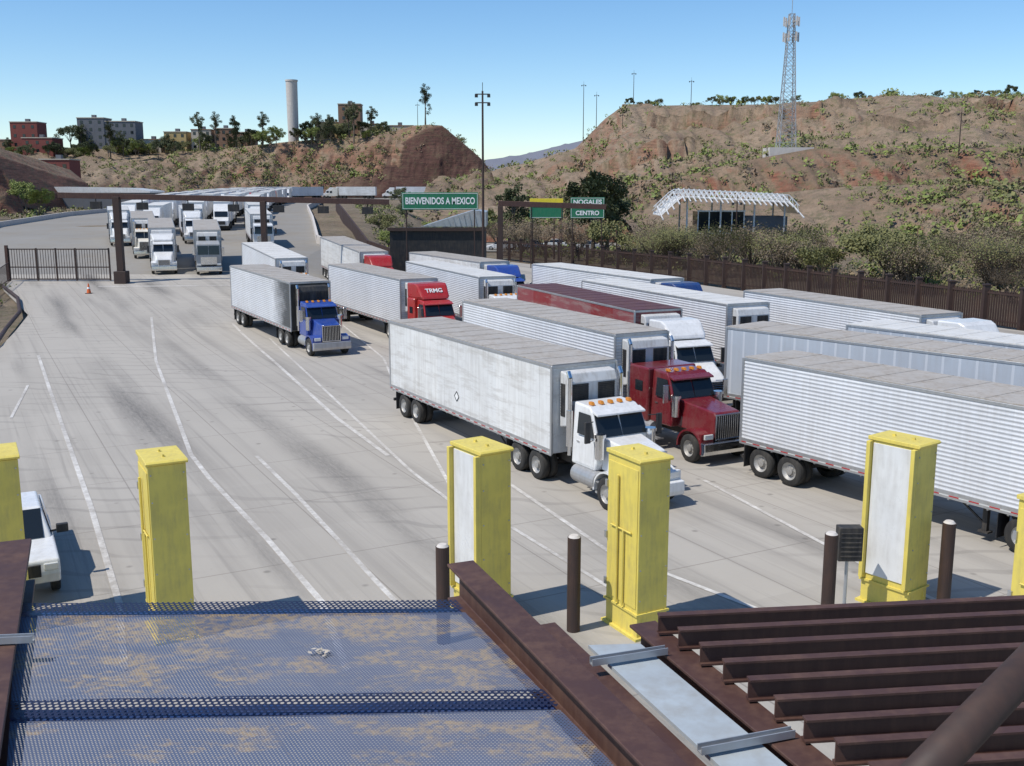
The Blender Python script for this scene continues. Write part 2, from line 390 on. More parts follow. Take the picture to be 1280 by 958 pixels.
slope_c=[(20,205,6),(60,190,10),(75,175,10.5),(85,165,9),(110,160,9),(150,160,8)]
slope=ridge('hill',slope_c,off(slope_c,-40,z=-.3),off(slope_c,30,dz=-1),M['hill'],180,50,1,2.2,.08)
mid_c=[(-330,470,20),(-230,450,24),(-175,445,26),(-140,435,24),(-125,430,25),(-107,422,26),(-88,421,28),(-70,420,29),(-58,420,30.5),(-46,418,32),(-38,416,34),(-28,416,34),(-20,418,28),(-12,420,20),(-5,425,13)]
mid_b=[(-300,330,7),(-230,330,7),(-175,330,7),(-150,345,6.5),(-130,380,6.5),(-110,396,7),(-92,400,7),(-78,401,7.5),(-66,401,8),(-56,400,8),(-44,398,8),(-32,397,8),(-22,397,8),(-12,398,7),(-2,400,6)]
mid=ridge('hill',mid_c,mid_b,off(mid_c,110,z=9),M['hill'],320,64,.9,2.8,.06)
cut_c=[(-78,405,8),(-70,406,12),(-60,407,16),(-50,409,21),(-42,410,27),(-33,411,32.5),(-27,411,33.5),(-19,410,27),(-12,409,21),(-4,408,11)]
ridge('cut_slope',cut_c,[(x,396-abs(x+30)*.02,6.3) for x,y,z in cut_c],off(cut_c,14,dz=-3),M['cut'],160,34,.85,1.2,.12)
lm_c=[(-170,240,24),(-140,236,23.5),(-125,233,22),(-117,231,20.5),(-112,229,17),(-108,228,11),(-106,228,6)]
ridge('mound',lm_c,[(-165,215,4.5),(-140,216,4.5),(-125,216,4.5),(-118,217,4.5),(-111,218,4.5),(-107,220,4.5),(-105,223,4.5)],off(lm_c,50,dz=-6),M['redcut'],90,34,.5,2,.1)
ridge('distant_ridge',[(-900,1700,50),(-400,1650,45),(-100,1600,45),(10,1550,58),(100,1500,78),(180,1500,74),(500,1600,70),(1100,1700,60)],[(-800,1300,5),(-400,1300,5),(-60,1300,5),(30,1300,5),(120,1300,5),(180,1300,5),(500,1300,5),(1000,1300,5)],[(-800,2000,5),(-400,2000,5),(-60,2000,5),(30,2000,5),(120,2000,5),(180,2000,5),(500,2000,5),(1000,2000,5)],M['far'],100,24,1,8,.01)
def leafclump(mb,c,r,n,size,mi=0,flat=1.0):
    c=Vector(c)
    for _ in range(n):
        d=Vector((random.gauss(0,1),random.gauss(0,1),random.gauss(0,1))); d=d.normalized()*(random.random()**.45)*r; d.z*=flat
        p=c+d; a=Vector((random.gauss(0,1),random.gauss(0,1),random.gauss(0,1))).normalized(); b=a.orthogonal().normalized(); s=size*random.uniform(.6,1.3)
        e=a.cross(b)
        mb.add([p+a*s*.5,p+b*s*.35,p-a*s*.5,p-b*s*.35+e*s*.15],[(0,1,2,3)],mi)
def raw(mb,name):
    me=bpy.data.meshes.new(name); me.from_pydata(mb.v,[],mb.f); me.polygons.foreach_set('material_index',mb.m); me.update(); return me
def scatter(src,n,smin,smax,filt=None,name='hillside_shrubs',leaves=18,dens=-.02,keep=.3):
    mb=MB(); ps=src.data.polygons; k=0;tries=0
    while k<n and tries<n*20:
        tries+=1; p=ps[random.randrange(len(ps))]
        if filt and not filt(p.center): continue
        if p.normal.z<.45 and random.random()<.7: continue
        if noise.noise(p.center*.035)<dens and random.random()>keep: continue
        s=random.uniform(smin,smax)*random.choice((.5,.6,.8,1,1.4)); c=p.center+Vector((random.uniform(-1.5,1.5),0,s*.4))
        leafclump(mb,c,s,leaves,s*.5,random.choice((0,0,0,1,1,1,3)),.65); k+=1
    o=ob(name,raw(mb,name),[M['leaf2'],M['leaf1'],M['leaf3'],M['leaf4']]); o['kind']='stuff'; return o
scatter(mesa,4300,.5,1.5,lambda c: not(c.x<100 and c.z>22 and random.random()<.7)); scatter(front,1600,.5,1.4); scatter(slope,1900,.5,1.4); scatter(mid,2600,.5,1.5)
mb=MB(); random.seed(5)
def verge(n,fx,smin,smax,pal=(0,0,0,1,2,3)):
    for _ in range(n):
        x,y=fx(); s=random.uniform(smin,smax); leafclump(mb,(x,y,gh(x,y)-.2+s*.35),s,20,s*.42,random.choice(pal),.6)
def behind():
    t=random.random(); return (-2+60*t+random.uniform(0,8),153-84*t+random.uniform(3,45))
verge(1100,behind,.5,1.2,(0,0,3,3,1,2))
verge(400,lambda:(random.uniform(40,110),random.uniform(95,165)),.6,1.4,(0,0,3,3,1))
verge(260,lambda:(lambda y:(-(14+ (y-118)*.17)+random.uniform(0,9),y))(random.uniform(120,330)),.4,1.1)
verge(320,lambda:(lambda y:((-54 -(y-100)*.42)-random.uniform(1,22),y))(random.uniform(90,170)),.5,1.3)
verge(260,lambda:(lambda y:((-31-(y-57)*.34)-random.uniform(.8,9),y))(random.uniform(50,95)),.25,.7,(0,1,1,3))
verge(200,lambda:(random.uniform(-125,-88),random.uniform(170,260)),.6,1.4)
o=ob('roadside_scrub',raw(mb,'roadside_scrub'),[M['leaf2'],M['leaf1'],M['leaf3'],M['leaf4']]); o['kind']='stuff'
# ------------------------------------------------------------------ trees
def tree_meshes(h,cr,kind,leaf,seed):
    random.seed(seed); t=MB(); c=MB(); tr=.05*h*.45+.05
    lean=Vector((random.uniform(-.06,.06)*h,random.uniform(-.06,.06)*h,0))
    fork=h*{'round':.3,'bare':.12,'tall':.25,'pine':.12}[kind]
    t.cyl((0,0,-.3),Vector((0,0,fork))+lean*.3,tr,tr*.7,8)
    n={'round':7,'bare':14,'tall':8,'pine':9}[kind]
    for i in range(n):
        a=2*math.pi*i/n+random.uniform(-.4,.4); 
        if kind=='tall': zc=h*random.uniform(.4,.95); rr=cr*random.uniform(.2,.7)*(1.1-zc/h*.6)
        elif kind=='pine': zc=h*(.2+.75*i/n); rr=cr*(1.05-zc/h)*.7
        else: zc=h*random.uniform(.5,.9); rr=cr*random.uniform(.45,.85)
        tip=Vector((math.cos(a)*rr,math.sin(a)*rr,zc))+lean
        st=Vector((0,0,fork if kind not in('pine','tall') else min(zc*.8,h*.8)))+lean*.3
        m=st.lerp(tip,.5)+Vector((0,0,.08*h)); t.cyl(st,m,tr*.5,tr*.3,6); t.cyl(m,tip,tr*.3,tr*.08,5)
        if kind=='bare':
            for k in range(12):
                q=m.lerp(tip,random.random()); e=q+Vector((random.gauss(0,.16)*h,random.gauss(0,.16)*h,random.uniform(.08,.3)*h)); t.cyl(q,e,tr*.13,tr*.04,4,cap=False)
                leafclump(c,e,cr*.3,12,.15)
        for k in range({'round':4,'bare':1,'tall':3,'pine':4}[kind]):
            cc=tip+Vector((random.gauss(0,.22)*cr,random.gauss(0,.22)*cr,random.gauss(0,.08)*h))
            leafclump(c,cc,cr*random.uniform(.2,.36),{'round':110,'bare':14,'tall':100,'pine':100}[kind],.26 if kind!='bare' else .16,0,.8)
    if kind in('tall','pine'):
        t.cyl(Vector((0,0,fork))+lean*.3,Vector((0,0,h*.95))+lean,tr*.7,tr*.1,6)
    return t.mesh('trunk'),raw(c,'crown'),leaf
TV={'round':tree_meshes(5,2.4,'round','leaf1',1),'round2':tree_meshes(5,2.8,'round','leaf2',2),'bare':tree_meshes(4.2,2.6,'bare','leaf4',3),
    'bare2':tree_meshes(4.2,2.8,'bare','leaf2',4),'tall':tree_meshes(10,2.4,'tall','leaf3',5),'pine':tree_meshes(9,2.6,'pine','leaf3',6),'dark':tree_meshes(5.5,2.2,'round','leaf3',8)}
TL={'round':'leafy light green tree','round2':'olive green bushy tree','bare':'sparse dry mesquite tree with bare twigs','bare2':'thin olive mesquite tree','tall':'tall slender dark green tree','pine':'dark green conical tree','dark':'dense dark green tree'}
def tree(kind,x,y,z=None,s=1,where='on the dry ground'):
    tm,cm,leaf=TV[kind]
    if z is None: z=gh(x,y)
    e=empty('tree',f'{TL[kind]} {where}','tree',(x,y,z)); e.scale=(s*random.uniform(.9,1.1),s*random.uniform(.9,1.1),s*random.uniform(.9,1.12)); e.rotation_euler.z=random.uniform(0,6.28)
    ob('trunk',tm,M['bark'],e); ob('crown',cm,M[leaf],e)
    return e
random.seed(11)
for i in range(76):
    t=i/75; x=-2+60*t+random.uniform(-2,2); y=151-86*t+random.uniform(5,30)
    if x<15 and i%3: continue
    k=random.choice(['bare','bare','bare2','bare','bare2','round2'])
    tree(k,x,y,-.28,random.uniform(.8,1.35),'behind the steel fence')
for i in range(26):
    tree(random.choice(['bare','bare2','bare','bare2','round2']),random.uniform(45,95),random.uniform(105,150),-.28,random.uniform(.8,1.3),'below the dry hillside')
for i in range(9): tree(random.choice(['bare','bare2']),random.uniform(22,44),random.uniform(148,154),-.28,random.uniform(.8,1.0),'near the white canopy')
tree('dark',11.5,150,0,2.0,'beside the green road signs'); tree('dark',14,153,0,1.7,'beside the green road signs'); tree('pine',0,170,0,1.35,'near the road signs'); tree('tall',9,160,0,1.0,'near the road signs')
for x,y,s in ((-76,120,.7),(-82,140,.8),(-88,160,.8),(-93,175,1.0),(-96,190,1),(-92,205,1.1),(-99,215,1.2),(-66,112,.6),(-53,96,.5),(-48,84,.45),(-44,74,.45),(-60,104,.5),(-71,116,.6),(-85,150,.8),(-58,98,.6),(-64,106,.6),(-70,110,.7)):
    tree('round',x,y,None,s,'beside the curved road')
for x,y,s in ((-20,160,.7),(-10,200,.9),(-14,190,.8),(-6,210,1),(-20,200,.8),(-24,230,.9),(-17,145,.6),(-12,135,.6),(-8,125,.6)): tree(random.choice(('round2','round','dark')),x,y,None,s,'beside the raised road')
for k,x,y,z,s in (('tall',-34,420,33,1.4),('tall',-56,425,29,1.2),('pine',-79,425,27.5,1.2),('dark',-82,424,28,1.4),('dark',-68,430,28,1.4),('round2',-66,424,28,1.4),('pine',-110,425,25,1.5),('tall',-118,425,25,1.2),('dark',-104,425,25,1.6),
    ('round',-152,430,20,1.8),('round',-157,428,19,1.6),('round2',-147,430,20,1.5),('pine',-178,440,24,1.5),('dark',-182,440,25,1.7),('dark',-60,424,29,1.4),('round2',-52,424,29,1.1),('round',-125,432,22,1.5),('dark',-140,434,23,1.3),('round',-170,420,18,1.4),('dark',-172,425,20,1.5),('round2',-96,425,25,1.2),
    ('round2',-22,419,24,1.2),('tall',-100,428,26,1.2),('tall',-160,436,22,1.3),('pine',-72,426,28,1.2)):
    tree(k,x,y,z,s,'on the hilltop among houses')
for i in range(60):
    x=random.uniform(-205,-50); tree(random.choice(['round2','dark','round','tall','dark']),x,random.uniform(414,434),20+(x+205)*.06-random.uniform(0,3),random.uniform(.8,1.4),'on the hilltop among houses')
for i in range(40):
    x=random.uniform(60,170) if i>5 else random.uniform(36,60); tree(random.choice(['round2','dark','round','round']),x,random.uniform(329,337),34+(x-36)*.022-.4,random.uniform(.4,.9),'along the top of the mesa')
# ------------------------------------------------------------------ trucks
def wheel_meshes():
    t=MB(); seg=28; prof=[(-.14,.30),(-.14,.47),(-.11,.515),(.11,.515),(.14,.47),(.14,.30)]
    for i in range(seg):
        a=2*math.pi*i/seg
        for yy,r in prof: t.v.append((math.cos(a)*r,yy,math.sin(a)*r))
    k=len(prof)
    for i in range(seg):
        j=(i+1)%seg
        for q in range(k-1): t.f.append((i*k+q,j*k+q,j*k+q+1,i*k+q+1)); t.m.append(0)
    r=MB(); prof=[(-.13,.305),(-.10,.285),(-.04,.20),(-.05,.13),(-.13,.12),(-.14,.06)]
    for i in range(seg):
        a=2*math.pi*i/seg
        for yy,rr in prof: r.v.append((math.cos(a)*rr,yy,math.sin(a)*rr))
    k=len(prof)
    for i in range(seg):
        j=(i+1)%seg
        for q in range(k-1): r.f.append((i*k+q,j*k+q,j*k+q+1,i*k+q+1)); r.m.append(0)
    r.f.append(tuple(i*k+k-1 for i in range(seg))); r.m.append(0)
    r.cyl((0,-.02,0),(0,.12,0),.29,seg=20)
    for i in range(8):
        a=2*math.pi*i/8; r.cyl((math.cos(a)*.165,-.07,math.sin(a)*.165),(math.cos(a)*.165,-.04,math.sin(a)*.165),.018,seg=6)
    return t.mesh('tyre',True),r.mesh('rim',False)
TY,RI=wheel_meshes()
TY.materials.append(M['tyre']); RI.materials.append(M['rim'])
def wheel(par,x,side,dual=False,r=1.0,z=.515,half=1.05):
    w=bpy.data.objects.new('wheel',RI); COL.objects.link(w); w.parent=par; w.location=(x,side*half,z*r); w.scale=(r,r,r)
    if side>0: w.rotation_euler=(0,0,math.pi)
    t=bpy.data.objects.new('tyre',TY); COL.objects.link(t); t.parent=w
    if dual:
        t2=bpy.data.objects.new('tyre',TY); COL.objects.link(t2); t2.parent=w; t2.location=(0,.33,0)
    return w
def textmesh(name,s,size,mat,ext=.01,bold=0):
    cu=bpy.data.curves.new('t','FONT'); cu.body=s; cu.size=size; cu.align_x='CENTER'; cu.align_y='CENTER'; cu.extrude=ext; cu.offset=bold
    o=bpy.data.objects.new('t',cu); COL.objects.link(o); dg=bpy.context.evaluated_depsgraph_get(); dg.update()
    me=bpy.data.meshes.new_from_object(o.evaluated_get(dg)); bpy.data.objects.remove(o); me.name=name
    me.materials.clear(); me.materials.append(mat); return me
def trailer(e,L,side,roof='roofm',reefer='reefer',front=None,h=4.1,wx=(1.35,2.6)):
    mats=[M[side],M[front or side]]
    b=MB(); b.box(.03,L-.03,-1.285,1.285,1.12,h-.05); b.m[3]=1
    ob('trailer_body',b,mats,e)
    r=MB(); r.prism([(0,h-.12),(L,h-.12),(L,h-.02),(0,h-.02)],1.305)
    ob('top_rail',r,M['alu'],e,.01,1)
    r=MB(); r.box(.04,L-.04,-1.25,1.25,h-.015,h+.012)
    n=int(L/1.2)
    for i in range(1,n): r.box(i*L/n-.03,i*L/n+.03,-1.24,1.24,h+.01,h+.022)
    ob('roof',r,M[roof],e)
    r=MB()
    for s in(-1,1): r.box(0,L,s*1.29-.02,s*1.29+.02,1.05,1.27)
    n=int(L/.6)
    for i in range(n): r.box(i*.6+.2,i*.6+.26,-1.275,1.275,1.0,1.1)
    ob('bottom_rail',r,M['alu'],e)
    for s in(-1,1):
        r=MB(); r.box(.1,L-.1,s*1.312-.003,s*1.312+.003,1.12,1.155); ob('reflective_strip',r,M['tape'],e)
        for xx in (.03,L-.03):
            r=MB(); r.box(xx-.05,xx+.05,s*1.28-.035,s*1.28+.035,1.1,h-.03); ob('corner_post',r,M['alu'],e,.008,1)
        r=MB(); r.box(-.035,.02,s*.63-.58,s*.63+.58,1.15,h-.15); rd=ob('rear_door',r,M[side],e)
        r=MB(); r.cyl((-.06,s*.4,1.2),(-.06,s*.4,h-.25),.018,seg=6); ob('locking_rod',r,M['alu'],rd)
    r=MB(); 
    for s in(-1,1): r.box(wx[0]-.9,wx[1]+1.2,s*.5-.06,s*.5+.06,.72,1.05)
    for w in wx: r.cyl((w,-.95,.515),(w,.95,.515),.08)
    r.box(-.02,.08,-1.15,1.15,.5,.62); 
    for s in(-1,1): r.box(0,.08,s*.6-.05,s*.6+.05,.55,1.1)
    ob('chassis',r,M['frame'],e)
    for s in(-1,1):
        m=MB(); m.box(wx[0]-.72,wx[0]-.70,s*1.0-.3,s*1.0+.3,.25,1.02); ob('mudflap',m,M['black'],e)
        for w in wx: wheel(e,w,s,True,half=1.12)
        lg=MB(); xx=L-3.6; lg.box(xx-.07,xx+.07,s*.9-.07,s*.9+.07,.28,1.1); lg.box(xx-.15,xx+.15,s*.9-.13,s*.9+.13,.24,.29); lg.bar((xx,s*.9,.45),(xx-.9,s*.9,1.05),.05)
        ob('landing_gear',lg,M['frame'],e)
    if reefer:
        m=MB(); m.prism([(L+.003,2.0),(L+.42,2.1),(L+.5,2.35),(L+.5,3.55),(L+.38,3.85),(L+.003,3.9)],.98); u=ob('refrigeration_unit',m,M[reefer],e,.05,3)
        for s in(-1,1):
            g=MB(); g.box(L+.49,L+.515,s*.52-.33,s*.52+.33,2.95,3.5)
            for k in range(9): g.box(L+.51,L+.54,s*.52-.33,s*.52+.33,2.97+k*.06,2.99+k*.06)
            ob('vent_grille',g,M['black'],u)
            g=MB(); g.box(L+.495,L+.52,s*.62-.22,s*.62+.22,2.35,2.85); ob('service_door',g,M['alu'],u,.01,1)
        g=MB(); g.box(L+.08,L+.34,-.99,-.975,2.4,3.5)
        for k in range(12): g.box(L+.08,L+.34,-1.0,-.985,2.45+k*.09,2.50+k*.09)
        ob('side_louvre',g,M['black'],u)
    else:
        m=MB(); m.box(L,L+.06,-.5,.5,1.5,2.6); ob('front_plate',m,M['alu'],e,.01,1)
def cabhw(z,hw=1.02): return hw if z<2 else hw-.09*(z-2)
def tractor(e,L,col,kind='conv',sl=0,hl=1.5,fair=0,stacks=True,hood='square',grille='chrome',gap=.75,visor=True,lights=True,text=None,bumper='chrome',trim=None):
    c0=L+gap; xr=c0+sl; P=M[col]
    if kind=='cabover':
        xf=c0+2.1; xh=xf+.05; xa=c0+1.1
        b=MB(); b.prism([(c0,.95),(xf-.05,.95),(xf,1.9),(xf-.12,2.95),(xf-.35,3.12),(c0,3.12)],[1.15,1.15,1.15,1.1,1.05,1.05]); ob('cab',b,P,e,.06,3)
        g=MB()
        for s in(-1,1): g.prism([(xf-.01,1.98),(xf+.025,1.98),(xf-.075,2.82),(xf-.11,2.82)],.48,s*.51)
        ob('windshield',g,M['glass'],e)
        for s in(-1,1):
            g=MB(); g.prism([(xf-1.0,1.95),(xf-.2,1.95),(xf-.25,2.75),(xf-1.0,2.75)],.012,s*1.135); ob('side_window',g,M['glass'],e)
        g=MB(); g.box(xf-.02,xf+.03,-.75,.75,1.05,1.75)
        for k in range(7): g.box(xf+.02,xf+.05,-.75,.75,1.1+k*.09,1.13+k*.09)
        ob('grille',g,M[grille],e)
        hy=.93; hx=xf+.0
    else:
        xf=xr+1.45; xh=xf+hl; xa=xh-.72 if hood=='square' else xh-.95
        b=MB(); b.prism([(xr,1.0),(xf-.1,1.0),(xf,1.25),(xf,2.02),(xf-.38,2.82),(xf-.6,2.98),(xr,3.02)],[1.02,1.02,1.02,1.02,.95,.9,.92]); cab=ob('cab',b,P,e,.06,3)
        for s in(-1,1):
            d=MB(); d.prism([(xr+.28,1.1),(xf-.14,1.1),(xf-.12,1.98),(xr+.28,1.98)],.012,s*1.022); dd=ob('door',d,P,e,.008,1)
            k=MB(); k.box(xr+.36,xr+.52,s*1.04-.02,s*1.04+.02,1.78,1.82); ob('handle',k,M['chrome'],dd)
            g=MB()
            pr=[(xr+.34,2.05),(xf-.16,2.05),(xf-.47,2.74),(xr+.34,2.74)]
            vs=[(p[0],s*(cabhw(p[1])+.002),p[1]) for p in pr]+[(p[0],s*(cabhw(p[1])+.016),p[1]) for p in pr]
            g.add(vs,[(0,1,2,3),(7,6,5,4),(0,4,5,1),(1,5,6,2),(2,6,7,3),(3,7,4,0)]); ob('side_window',g,M['glass'],e)
        g=MB()
        for s in(-1,1): 
            dx,dz=.018,.009
            g.prism([(xf-.02,2.08),(xf-.02+dx+.01,2.08+dz),(xf-.335+dx,2.74+dz),(xf-.36,2.73)],[.455,.455,.43,.43],s*.47)
        ob('windshield',g,M['glass'],e)
        if visor:
            v=MB(); v.prism([(xf-.4,2.8),(xf-.10,2.74),(xf-.11,2.80),(xf-.42,2.90)],.93); ob('sun_visor',v,M[trim or col],e,.01,1)
        if sl>0:
            b=MB(); b.prism([(c0,.95),(xr-.02,.95),(xr-.02,3.05),(c0,3.05)],1.14); ob('sleeper',b,P,e,.08,3)
            k=MB()
            for s in(-1,1): k.box(c0+.45,c0+.95,s*1.142-.012,s*1.142+.012,2.1,2.5)
            ob('sleeper_window',k,M['glass'],e)
        if fair:
            b=MB(); x1=xf-.62
            b.prism([(c0+.02,3.03),(x1,3.03),(x1-.1,3.2),(x1-.62,fair-.12),(x1-.9,fair),(c0+.02,fair)],[1.13,.88,.86,1.0,1.05,1.13]); fo=ob('roof_fairing',b,P,e,.08,3)
            if text:
                t=textmesh('lettering',text,.42,M['signwhite'],.012,.006)
                sl_=math.atan2(fair-.12-3.2,.52)
                o=ob('lettering',t,None,fo); nx=Vector((math.sin(sl_),0,math.cos(sl_))); up=Vector((-math.cos(sl_),0,math.sin(sl_)))
                o.matrix_local=Matrix.Translation(Vector((x1-.36,0,(fair-.12+3.2)/2))+nx*.03)@Matrix(((0,up.x,nx.x,0),(1,0,0,0),(0,up.z,nx.z,0),(0,0,0,1)))
        if lights and not fair:
            for k in range(5):
                q=MB(); yy=-.72+k*.36; q.prism([(xf-.85,3.0),(xf-.62,3.0),(xf-.70,3.10),(xf-.85,3.10)],.06,yy); ob('marker_light',q,M['amber'],e,.015,2)
        if hood=='square':
            b=MB(); b.prism([(xf-.02,1.05),(xh-.02,.95),(xh,1.76),(xh-.08,1.88),(xf-.02,2.06)],[.82,.62,.60,.54,.72]); ob('hood',b,P,e,.05,3)
            gz=(.88,1.80); gw=.52
        else:
            b=MB(); b.prism([(xf-.02,1.0),(xh-.1,.72),(xh,1.0),(xh-.06,1.42),(xh-.45,1.72),(xf-.02,2.06)],[1.02,.98,.86,.72,.70,.92]); ob('hood',b,P,e,.10,3)
            gz=(.85,1.38); gw=.5
        g=MB(); fx=xh-.01
        g.box(fx,fx+.05,-gw-.05,-gw,gz[0],gz[1]+.03); g.box(fx,fx+.05,gw,gw+.05,gz[0],gz[1]+.03); g.box(fx,fx+.05,-gw,gw,gz[1]-.02,gz[1]+.03); g.box(fx,fx+.05,-gw,gw,gz[0],gz[0]+.05)
        n=11
        if hood=='square':
            for k in range(1,n): yy=-gw+2*gw*k/n; g.box(fx+.005,fx+.04,yy-.014,yy+.014,gz[0]+.05,gz[1]-.03)
        else:
            for k in range(1,6): zz=gz[0]+(gz[1]-gz[0])*k/6; g.box(fx+.0,fx+.04,-gw,gw,zz-.02,zz+.02)
        gr=ob('grille',g,M[grille],e,.006,1); bk=MB(); bk.box(fx-.005,fx+.012,-gw,gw,gz[0]+.04,gz[1]-.02); ob('grille_mesh',bk,M['black2'],gr)
        for s in(-1,1):
            f=MB(); K=12; R0,R1=.60,.66; yi,yo=s*.60,s*1.18
            pts=[]
            for k in range(K+1):
                a=rad(-12)+ (math.pi+rad(18))*k/K; pts.append((math.cos(a)*1.12,math.sin(a)))
            for k in range(K):
                (a,b_),(c_,d_)=pts[k],pts[k+1]
                vs=[]
                for R in(R0,R1):
                    for (p,q) in((a,b_),(c_,d_)):
                        for yy in(yi,yo): vs.append((xa+p*R,yy,.55+q*R))
                f.add(vs,[(0,1,3,2),(4,6,7,5),(0,4,5,1),(2,3,7,6),(1,5,7,3),(0,2,6,4)])
            f.box(xa+.55,xh-.02,min(yi,yo)+.02,max(yi,yo)-.02,.80,1.14)
            ob('fender',f.mesh('fender'),P,e)
        hy=.86; hx=xh-.02
        if stacks:
            for s in(-1,1):
                k=MB(); k.cyl((c0-.14,s*1.0,1.2),(c0-.14,s*1.0,3.75),.075,seg=14); k.cyl((c0-.14,s*1.0,1.5),(c0-.14,s*1.0,2.7),.12,seg=14); k.cyl((c0-.14,s*1.0,3.75),(c0-.26,s*1.0,3.95),.075,seg=14); ob('exhaust_stack',k,M['chrome'],e,smooth=False)
        if hood=='square':
            for s in(-1,1):
                k=MB(); k.cyl((xf+.12,s*.98,1.45),(xf+.12,s*.98,2.15),.15,seg=16); k.cyl((xf+.12,s*.98,2.15),(xf+.12,s*.98,2.25),.19,seg=16); ob('air_cleaner',k,M['chrome'],e)
    bp=MB(); bp.prism([(xh-.05,.36),(xh+.16,.40),(xh+.20,.55),(xh+.18,.84),(xh-.05,.86)],1.17); ob('bumper',bp,M[bumper],e,.03,2)
    for s in(-1,1):
        k=MB(); k.box(hx-.02,hx+.06,s*hy-.19,s*hy+.19,.95,1.13); ob('headlight',k,M['lens'],e,.02,2)
        k=MB(); k.bar((xf-.15,s*1.05,2.6),(xf+.02,s*1.38,2.62),.03); k.bar((xf-.15,s*1.05,2.0),(xf+.02,s*1.38,2.02),.03); k.box(xf-.02,xf+.06,s*1.38-.10,s*1.38+.10,1.98,2.66); ob('mirror',k,M['chrome' if col!='white' else 'black'],e,.01,1)
        k=MB(); k.cyl((c0+.25,s*.92,.72),(c0+1.55,s*.92,.72),.30,seg=18); ob('fuel_tank',k,M['tank'],e)
        k=MB(); k.box(c0+1.6,c0+2.0,s*1.0-.15,s*1.0+.15,.4,.46); k.box(c0+1.6,c0+2.0,s*1.0-.15,s*1.0+.15,.75,.8); ob('step',k,M['alu'],e)
        wheel(e,xa,s,False,half=1.05); 
        for d in(L-2.35,L-1.05): wheel(e,d,s,True,half=1.12)
        k=MB(); k.box(L-3.05,L-3.03,s*1.0-.3,s*1.0+.3,.3,1.0); ob('mudflap',k,M['black'],e)
    k=MB()
    for s in(-1,1): k.box(L-3.1,xh-.1,s*.42-.06,s*.42+.06,.70,.95)
    for d in(L-2.35,L-1.05,xa): k.cyl((d,-.95,.515),(d,.95,.515),.09)
    k.box(L-1.9,L-.8,-.5,.5,.96,1.03); k.box(L+.0,c0,-.4,.4,.80,.96); ob('tractor_chassis',k,M['frame'],e)
    k=MB(); 
    for q in range(3): k.cyl((L-.1,-.25+q*.2,1.6),(c0+.02,-.35+q*.25,1.5),.025,seg=6)
    ob('air_hose',k,M['black'],e)
    return xh+.2
def place(near,th,L,label,tr,tk,group='trucks waiting in the border queue'):
    """near: ground point of the trailer's rear near-side corner; th heading degrees"""
    t=rad(th); fw=Vector((math.sin(t),-math.cos(t))); sd=Vector((math.cos(t),math.sin(t)))
    o=Vector(near)+sd*1.3; fr=o+fw*(L+3); z0=gh(*o); z1=gh(*fr)
    e=empty('semi_truck',label,'truck',(o.x,o.y,z0),group)
    e.rotation_euler=(0,-math.atan2(z1-z0,L+3),t-math.pi/2)
    if tr: trailer(e,L,**tr)
    if tk: tractor(e,L,**tk)
    return e
e1=place((-5.4,45.3),29.5,13.6,'white semi truck with dirty smooth white refrigerated trailer',dict(side='t_v'),dict(col='white',hl=1.5,gap=.8,bumper='white'))
q=MB(); cx,cz,rr=6.6,1.85,.19
q.add([(cx-rr,-1.292,cz),(cx,-1.292,cz-rr),(cx+rr,-1.292,cz),(cx,-1.292,cz+rr),(cx-rr,-1.296,cz),(cx,-1.296,cz-rr),(cx+rr,-1.296,cz),(cx,-1.296,cz+rr)],[(0,1,2,3),(7,6,5,4),(0,4,5,1),(1,5,6,2),(2,6,7,3),(3,7,4,0)]); q2=MB()
pl=ob('placard',q,M['signwhite'],e1); 
for a,b in (((cx-rr,cz),(cx,cz-rr)),((cx,cz-rr),(cx+rr,cz)),((cx+rr,cz),(cx,cz+rr)),((cx,cz+rr),(cx-rr,cz))): q2.bar((a[0],-1.3,a[1]),(b[0],-1.3,b[1]),.015,.025)
ob('placard_border',q2,M['black2'],pl)
place((-2.56,53.6),27.5,14.4,'dark red long nose semi truck with ribbed white trailer',dict(side='t_h'),dict(col='maroon',sl=1.3,hl=1.95,gap=.8))
place((.30,62.3),22.5,14.4,'white semi truck with dark red trailer and white roof fairing',dict(side='t_r',roof='roofdark'),dict(col='white',sl=1.0,hl=1.4,fair=3.8,hood='aero',stacks=False,gap=1.0))
place((1.53,79.7),28,15.5,'dark blue semi truck with ribbed white trailer',dict(side='t_h',roof='roofw'),dict(col='navy',sl=1.2,hl=1.4,fair=3.95,hood='aero',stacks=False))
place((4.39,65.6),24.5,15.3,'ribbed white refrigerated trailer with dark grilles',dict(side='t_h',roof='roofw'),None)
place((13.14,58.9),25,13,'white semi truck with ribbed white trailer and roof fairing',dict(side='t_h'),dict(col='white',sl=1.2,hl=1.4,fair=3.95,hood='aero',stacks=False))
place((8.98,43.3),41,15.5,'grey ribbed dry van semi truck',dict(side='t_g',reefer=None),dict(col='grey',sl=1.2,hl=1.4,hood='aero'))
place((7.94,35.3),34.5,12.6,'long horizontally ribbed white trailer behind a white tractor',dict(side='t_h',wx=(.95,2.2)),dict(col='white',hl=1.5))
place((14.26,44.05),37,14.6,'pale grey dry van semi truck beside the yard',dict(side='t_g',reefer=None,roof='roofw'),dict(col='white',sl=1.2,hl=1.4,hood='aero'))
place((-20.3,75),30,13.5,'blue semi truck with white ribbed trailer and sooty black front',dict(side='t_s',front='sooty',reefer='sooty'),dict(col='blue',hl=1.35,gap=.7,bumper='alu'))
place((-14.0,79.5),27,15.2,'red semi truck with lettered roof fairing and ribbed white trailer',dict(side='t_h'),dict(col='red',sl=1.2,hl=1.4,fair=3.95,hood='aero',stacks=False,text='TRMG'))
